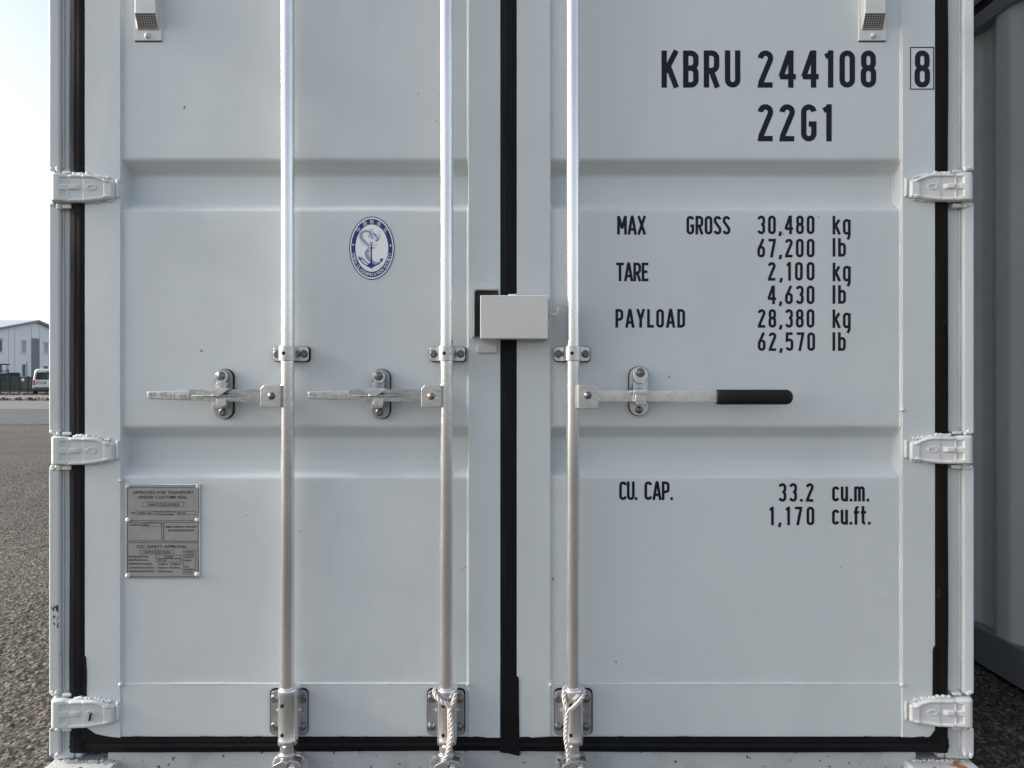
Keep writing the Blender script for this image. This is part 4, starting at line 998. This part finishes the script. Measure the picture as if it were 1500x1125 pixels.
for pts in ([(408, 370), (412, 430), (450, 490), (520, 530)], [(408, 365), (470, 325), (540, 345), (520, 400), (560, 440)], [(530, 300), (545, 340)], [(570, 298), (560, 345), (620, 380), (590, 400)],
            [(655, 330), (650, 380), (670, 400), (640, 440), (600, 450)], [(515, 560), (478, 620), (505, 690), (560, 730)], [(540, 560), (520, 620), (545, 690), (600, 725)], [(590, 520), (630, 505)], [(440, 360), (450, 430), (500, 480)],
            [(600, 470), (625, 460), (610, 430)], [(420, 655), (470, 700), (500, 740)]):
    erib(b, pts, .45, y_-.0003-.00002*len(pts))
sub(b, 'blue', 'emblem_anchor')

# ---- data plate
yd = YP-.0045; K = 926/140.
DX = lambda zx: PX(170+zx/K, yd); DZp = lambda zy: PZ(690+zy/K, yd); uu = S*(D+yd)/D/K
b = MB(); b.box(DX(100), DX(803), yd, YP+.001, DZp(1040), DZp(128)); dp = b.build('data_plate', 'plate', doors[0], bevel=.0008, label='grey metal approval plate with small black print')
b = MB(); weld(b, (DX(95), yd, DZp(133)), (DX(815), yd, DZp(133)), .0014, 3, .006, 1.0); weld(b, (DX(98), yd+.001, DZp(135)), (DX(96), yd+.001, DZp(1035)), .0008, 4); weld(b, (DX(808), yd+.001, DZp(135)), (DX(808), yd+.001, DZp(1035)), .0013, 8)
b.build('plate_sealant', 'rivet', doors[0])
b = MB(); yt = yd-.0004; k_ = [0]
def T(txt, zx, zy, zw, zh, al='C'):
    flat_text(b, txt, DX(zx), DZp(zy), zh*uu, yt, width=zw*uu, align=al, bold=.018)
def Rb(x0, y0, x1, y1, wz=3.2):
    ribbon(b, [(DX(x0), DZp(y0)), (DX(x1), DZp(y0)), (DX(x1), DZp(y1)), (DX(x0), DZp(y1))], wz*uu, yt-.0001-.00003*len(k_), True); k_.append(1)
T('APPROVED FOR TRANSPORT', 456, 207, 592, 30); T('UNDER CUSTOMS SEAL', 454, 252, 482, 30)
Rb(252, 300, 658, 346); T('CHN/CCSZJ135/2024', 456, 324, 316, 26)
T('TYPE', 140, 407, 46, 20, 'L'); Rb(197, 388, 360, 421); T('NL20G-134Q', 280, 405, 128, 20)
T("MANUFACTURER'S NO.", 371, 393, 212, 18, 'L'); T('OF THE CONTAINER', 371, 420, 190, 18, 'L'); Rb(592, 389, 776, 422); T('WC1234', 600, 406, 74, 18, 'L')
Rb(112, 160, 800, 478, 4); Rb(112, 496, 444, 676, 5); Rb(463, 496, 796, 678, 5); Rb(112, 694, 796, 1024, 5)
T("OWNER'S NO.", 126, 521, 120, 18, 'L'); Rb(252, 506, 434, 534); T('KBRU', 262, 520, 56, 17, 'L')
T('TIMBER COMPONENT TREATMENT', 630, 540, 306, 19); T('IM/TAILILEUM 400/2024', 630, 574, 254, 19)
T('CSC SAFETY APPROVAL', 446, 732, 494, 31); Rb(232, 765, 560, 803); T('CN/CCS/ZJ135/24', 396, 784, 258, 25)
T('DATE MANUFACTURED', 124, 828, 190, 19, 'L'); Rb(388, 814, 632, 845); T('04/2024', 510, 830, 86, 18)
T('IDENTIFICATION NO.', 124, 862, 186, 19, 'L'); Rb(388, 850, 632, 879); T('WC1234', 406, 864, 82, 18, 'L')
T('MAXIMUM OPERATING GROSS MASS', 124, 898, 222, 18, 'L'); T('30,480 kg', 412, 900, 90, 18, 'L'); T('67,200 lbs', 526, 900, 96, 18, 'L')
T('ALLOWABLE STACKING LOAD FOR 1.8g', 124, 935, 244, 18, 'L'); T('216,000 kg', 402, 936, 100, 18, 'L'); T('476,190 lbs', 516, 936, 106, 18, 'L')
T('TRANSVERSE RACKING TEST FORCE', 124, 970, 248, 18, 'L'); T('150,000 newtons', 404, 971, 144, 18, 'L')
Rb(652, 765, 770, 998); 
for t_, zy, ww in (('FIRST MAINTE-', 783, 92), ('NANCE EXAMI-', 808, 92), ('NATION DATE', 833, 92), ('04/2029', 865, 66), ('PLACE', 925, 44), ('RE EXAMINATION', 953, 98), ('DECAL HERE', 977, 80)): T(t_, 664, zy, ww, 17, 'L')
b.build('plate_print', 'plate_ink', doors[0], recalc=False)
for zx, zy in ((118, 475), (788, 474), (116, 1014), (788, 1002), (114, 150), (796, 152)): 
    bolt(doors[0], DX(zx), yd-.0005, DZp(zy), .0052 if zy > 200 else .004, 'rivet', True, 'plate_rivet')

# ================================================================ NEIGHBOURS
XW = 1.832
nb = thing('shipping_container', 'grey corrugated container standing in shade right of the big doors, on the ground', 'container', (XW+1.219, 0, 0), 0, 'containers on the right side')
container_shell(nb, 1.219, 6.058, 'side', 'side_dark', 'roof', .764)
def simple_end(root, m):
    for sg in (-1, 1):
        for y in (0, 5.90):
            b = MB(); b.box(*sorted((sg*1.219, sg*1.07)), y, y+.158, .118, 2.473); b.build('corner_post', m, root, bevel=.006)
            for z in (0, 2.473):
                b = MB(); b.box(*sorted((sg*1.2195, sg*1.041)), y-.004, y+.162, z, z+.118); b.build('corner_casting', 'casting', root, bevel=.006)
    for (x0, x1) in ((-1.05, -.01), (.01, 1.05)):
        b = MB(); b.box(x0, x0+.09, .01, .06, .15, 2.44); b.box(x1-.09, x1, .01, .06, .15, 2.44); b.box(x0+.089, x1-.089, .014, .058, .15, .29)
        d = b.build('door', m, root, bevel=.003); b = MB(); b.exx(prof, [x0+.089, x1-.089]); b.build('door_panel', m, d, recalc=False)
        for xb_ in (x0+.25, x1-.25):
            b = MB(); b.lathe((xb_, -.03, 0), [(.017, .08), (.017, 2.52)], 16, 'z'); b.build('locking_bar', 'galv', root)
    b = MB(); b.box(-1.06, 1.06, .01, .12, .02, .149); b.build('door_sill', m, root); b = MB(); b.box(-1.06, 1.06, .01, .12, 2.445, 2.57); b.build('door_header', m, root)
    b = MB(); b.box(-1.06, 1.06, 6.0, 6.03, .02, 2.57); b.build('end_wall', m, root)
simple_end(nb, 'side')
sun_block = copy_tree(nb); sun_block.location = (0, .02, 2.597); sun_block['group'] = ''; sun_block['label'] = 'added unseen container above the closed double doors, shading the gap on the right'  # added out of frame to keep direct sun off the neighbour's wall
del sun_block['group']
nb2 = copy_tree(nb); nb2.location = (XW+1.219+.005, .0, 2.597)
nb2['label'] = 'dark container stacked on another one, barely visible in the upper right corner'

# ================================================================ BACKGROUND, LEFT
# office building: gable wall faces +X, ridge runs away to -X
gy0, gy1, gr = 74.0, 93.8, 83.9
bl = thing('office_building', 'pale two-storey building with low pitched roof and grey louvred panel behind the fence', 'building', (-57, gr, 0))
BX = lambda x: x+57; BY = lambda y: y-gr
b = MB(); eave, ridge, Lb = 6.0, 8.05, 30
vs = [(0, gy0-gr, 0), (0, gy1-gr, 0), (0, gy1-gr, eave), (0, 0, ridge), (0, gy0-gr, eave)]
vs += [(-Lb, y, z) for _, y, z in vs]
b.add(vs, [(0, 1, 2, 3, 4), (9, 8, 7, 6, 5), (0, 5, 6, 1), (1, 6, 7, 2), (0, 4, 9, 5), (2, 7, 8, 3), (3, 8, 9, 4)]); b.build('wall', 'facade', bl)
b = MB()
for s_ in (-1, 1):
    ye_ = gy0-gr-.5 if s_ < 0 else gy1-gr+.5; ze_ = eave-.5*(ridge-eave)/9.9
    vs = [(.35, 0, ridge+.02), (.35, ye_, ze_+.02), (.35, ye_, ze_+.2), (.35, 0, ridge+.2)]; vs += [(-Lb-.3, y, z) for _, y, z in vs]
    b.add(vs, [(0, 1, 2, 3), (7, 6, 5, 4), (0, 4, 5, 1), (1, 5, 6, 2), (2, 6, 7, 3), (3, 7, 4, 0)])
b.build('roof', 'roofing', bl)
b = MB()
for s_ in (-1, 1):
    ye_ = gy0-gr-.52 if s_ < 0 else gy1-gr+.52; ze_ = eave-.52*(ridge-eave)/9.9
    vs = [(.36, 0, ridge-.06), (.36, ye_, ze_-.06), (.36, ye_, ze_+.21), (.36, 0, ridge+.21)]; vs2 = [(.42, y, z) for _, y, z in vs]
    b.add(vs+vs2, [(4, 5, 6, 7), (0, 3, 2, 1), (0, 4, 7, 3), (1, 2, 6, 5), (0, 1, 5, 4), (3, 7, 6, 2)])
b.build('verge_board', 'fascia', bl)
def WY(px, x=-57.): return x*1050./(px-750)-D+0          # where a photo column meets the wall plane
def WZ(py, px): return H+(556-py)*(WY(px)+D)/1050.
# window (from, to, top, bottom, material, frame)
def window(pa, pb, t, bt, m, blind=False):
    ya, yb_ = WY(pa)-gr, WY(pb)-gr; pm_ = (pa+pb)/2; za, zb_ = WZ(bt, pm_), WZ(t, pm_)
    fr = MB(); w_ = .07
    fr.box(.0, .05, ya, yb_, za, za+w_); fr.box(.0, .05, ya, yb_, zb_-w_, zb_); fr.box(.0, .05, ya, ya+w_, za+w_, zb_-w_); fr.box(.0, .05, yb_-w_, yb_, za+w_, zb_-w_)
    fr.box(.0, .12, ya-.1, yb_+.1, za-.08, za-.005)
    f = fr.build('window', 'frame', bl)
    p = MB(); p.box(.002, .02, ya+w_*.9, yb_-w_*.9, za+w_*.9, zb_-w_*.9); p.build('pane', m, f)
    if blind: q_ = MB(); q_.box(.0, .10, ya-.05, yb_+.05, zb_-.02, zb_+.16); q_.build('shutter_box', 'facade_line', f)
window(-31, -26, 493, 516, 'glass'); window(-3, 3.2, 497.5, 516, 'glass', True); window(31.5, 38, 500.5, 516.5, 'glass_pale', True); window(64, 70.5, 503, 517.5, 'glass_pale', True)
window(-3, 3, 533, 551, 'glass'); window(31.5, 37.3, 533, 552, 'glass'); window(63.5, 70, 535.5, 552, 'glass'); window(95, 101, 505, 518, 'glass')
b = MB(); ya, yb_ = WY(45.8)-gr, WY(57.5)-gr
b.box(.0, .05, ya, yb_, 0.1, WZ(495.5, 51)); z = .2
while z < WZ(496, 51)-.1: b.box(.05, .09, ya+.05, yb_-.05, z, z+.07); z += .16
b.build('louvre_panel', 'louvre', bl)
b = MB()
for pp in (12.7, 21.6, 46, 57.5, 82): yy = WY(pp)-gr; b.box(.0, .012, yy-.03, yy+.03, 0, eave-.2+(ridge-eave)*max(0, 1-abs(yy)/9.9)*.9)
b.build('facade_joint', 'facade_line', bl)
b = MB(); yy = WY(38.9)-gr; b.tube([(.1, yy, .1), (.1, yy, 3.0), (.14, yy, 3.15), (.02, yy, 3.2)], .07, 10); b.build('downpipe', 'frame', bl)

# fence
FY = 54.0
fc = thing('metal_fence', 'low dark metal fence with panels along the verge in front of the building', 'fence', (-38.5, FY, 0))
b = MB(); fz0, fz1 = .18, 1.36
b.box(-13, 16, -.03, .03, fz1-.07, fz1); b.box(-13, 16, -.03, .03, fz0, fz0+.14); b.build('fence_rail', 'fence', fc)
xp = -38.5-13
for i in range(40):
    x_ = -13+i*.725
    if x_ > 16: break
    b = MB(); b.box(x_-.03, x_+.03, -.04, .04, 0, fz1+.04); b.build('fence_post', 'fence', fc)
b = MB(); i = 0; x_ = -13
while x_ < 16: b.box(x_, x_+.022, -.012, .012, fz0+.14, fz1-.07); x_ += .04
b.build('fence_bars', 'mesh', fc)
b = MB(); sxx = (34.2-750)*(FY+D)/1050+38.5; b.box(sxx-.09, sxx+.09, -.07, -.045, H+(557-556)*0-.02-.10, H-.02+.13); sg_ = b.build('fence_sign', 'sign', fc)

# vehicles
def smooth_body(b, secs, n=1):
    """secs: list of (y, [(x,z)...]) closed outlines lofted along y"""
    m = len(secs[0][1]); vs = []
    for y, o_ in secs: vs += [(x, y, z) for x, z in o_]
    fs = [(j*m+i, j*m+(i+1) % m, (j+1)*m+(i+1) % m, (j+1)*m+i) for j in range(len(secs)-1) for i in range(m)]
    fs += [tuple(range(m))[::-1], tuple(range((len(secs)-1)*m, len(secs)*m))]; b.add(vs, fs, True)
def wheel(parent, x, y, r, wd, sg):
    b = MB(); b.lathe((x, y, r), [(r*.62, -wd/2), (r*.95, -wd/2), (r, -wd*.35), (r, wd*.35), (r*.95, wd/2), (r*.62, wd/2)], 28, 'x'); w_ = b.build('wheel', 'tyre', parent)
    b = MB(); b.lathe((x+sg*wd*.36, y, r), [(r*.62, -.01), (r*.62, .01), (r*.3, .02*sg), (r*.05, .03*sg)], 20, 'x'); b.build('rim', 'rim', w_)
# van seen from behind, rear at y=0, drives away from us
van = thing('passenger_van', 'white passenger van parked beyond the path, seen from behind with red tail lamp', 'van', ((69-750)*54/1050, 52.2, 0.0), R(33))
def vout(w_, z0, z1, taper, belt=.95):
    a, c = w_/2, w_/2*taper
    return [(-a*.94, z0), (a*.94, z0), (a, z0+.15), (a, belt), (a*.985, belt+.12), (c*1.02, z1-.20), (c*.94, z1-.06), (c*.78, z1), (-c*.78, z1), (-c*.94, z1-.06), (-c*1.02, z1-.20), (-a*.985, belt+.12), (-a, belt), (-a, z0+.15)]
b = MB(); smooth_body(b, [(0, vout(1.84, .42, 1.0, 1.0, .9)[:0] or vout(1.86, .38, 1.86, .84)), (.08, vout(1.90, .36, 1.92, .86)), (1.2, vout(1.92, .30, 1.95, .87)), (3.2, vout(1.92, .30, 1.94, .87)), (3.9, vout(1.90, .30, 1.45, .88, .95)), (4.7, vout(1.84, .32, 1.05, .92, .8)), (4.85, vout(1.70, .40, .85, .92, .7))])
vb = b.build('body', 'carwhite', van, bevel=.02)
b = MB(); b.prism([(-.78, 1.12), (.78, 1.12), (.72, 1.62), (.64, 1.68), (-.64, 1.68), (-.72, 1.62)], -.012, .02); b.build('rear_window', 'carglass', van, bevel=.008)
for s_ in (-1, 1):
    b = MB(); b.prism([(s_*.945, .72), (s_*.80, .72), (s_*.83, 1.06), (s_*.93, 1.10)][::s_*-1 or 1], -.02, .25); b.build('tail_lamp', 'red', van, bevel=.01)
    b = MB(); b.box(*sorted((s_*.90, s_*.935)), 1.0, 3.3, 1.12, 1.6); b.build('side_window', 'carglass', van)
    wheel(van, s_*.83, .85, .33, .22, s_); wheel(van, s_*.83, 3.95, .33, .22, s_)
b = MB(); b.box(-.93, .93, -.07, .25, .32, .56); b.build('bumper', 'bumper', van, bevel=.03)
b = MB(); b.box(-.74, -.12, -.022, .0, .80, .98); b.build('plate_recess', 'bumper', van); b = MB(); b.box(-.69, -.19, -.030, -.0225, .83, .94); b.build('number_plate', 'sign', van)
b = MB(); b.box(-.12, .12, -.03, .0, 1.66, 1.74); b.build('brake_lamp', 'bumper', van)
def car(label, name, loc, rz, m, h=1.5, rack=False, cat='car'):
    c = thing(name, label, cat, loc, rz); L_ = 4.3
    b = MB(); smooth_body(b, [(0, [(-.80, .35), (.80, .35), (.86, .55), (.84, .92), (-.84, .92), (-.86, .55)]), (.15, [(-.84, .25), (.84, .25), (.9, .5), (.88, .98), (-.88, .98), (-.9, .5)]), (3.2, [(-.84, .25), (.84, .25), (.9, .5), (.88, .98), (-.88, .98), (-.9, .5)]), (4.2, [(-.80, .3), (.80, .3), (.84, .5), (.78, .80), (-.78, .80), (-.84, .5)])])
    b.build('body', m, c, bevel=.03)
    b = MB(); smooth_body(b, [(.10, [(-.80, .96), (.80, .96), (.74, 1.0), (-.74, 1.0)]), (.55, [(-.84, .96), (.84, .96), (.66, h-.04), (-.66, h-.04)]), (2.2, [(-.84, .96), (.84, .96), (.66, h), (-.66, h)]), (3.1, [(-.84, .96), (.84, .96), (.78, 1.0), (-.78, 1.0)])])
    b.build('cabin_glass', 'carglass', c, bevel=.03)
    b = MB(); b.box(-.64, .64, .6, 2.2, h-.01, h+.03); b.build('cabin_roof', m, c, bevel=.02)
    for s_ in (-1, 1):
        wheel(c, s_*.80, .8, .31, .2, s_); wheel(c, s_*.80, 3.4, .31, .2, s_)
        b = MB(); b.box(*sorted((s_*.84, s_*.62)), -.02, .05, .72, .88); b.build('tail_lamp', 'red', c)
    if rack:
        for y in (.5, 1.6, 2.7):
            b = MB(); b.box(-.72, -.66, y, y+.06, h-.1, h+.85); b.box(.66, .72, y, y+.06, h-.1, h+.85); b.box(-.9, .9, y, y+.06, h+.80, h+.88); b.box(-.9, .9, y, y+.06, h+.18, h+.25); b.build('ladder_rack', 'rack', c)
        b = MB(); b.tube([(.72, .5, h+.4), (1.0, .5, h-.5)], .03, 8); b.build('rack_brace', 'rack', c)
    return c
car('dark blue car parked behind the fence, its rounded roof above the rail', 'parked_car', ((19.5-750)*80/1050, 78, 0), R(34), 'cardark', 1.88)
car('white pickup with a dark steel ladder rack, left edge behind the fence', 'pickup_truck', ((-2-750)*66/1050, 64, 0), R(35), 'carwhite', 1.72, True, 'truck')
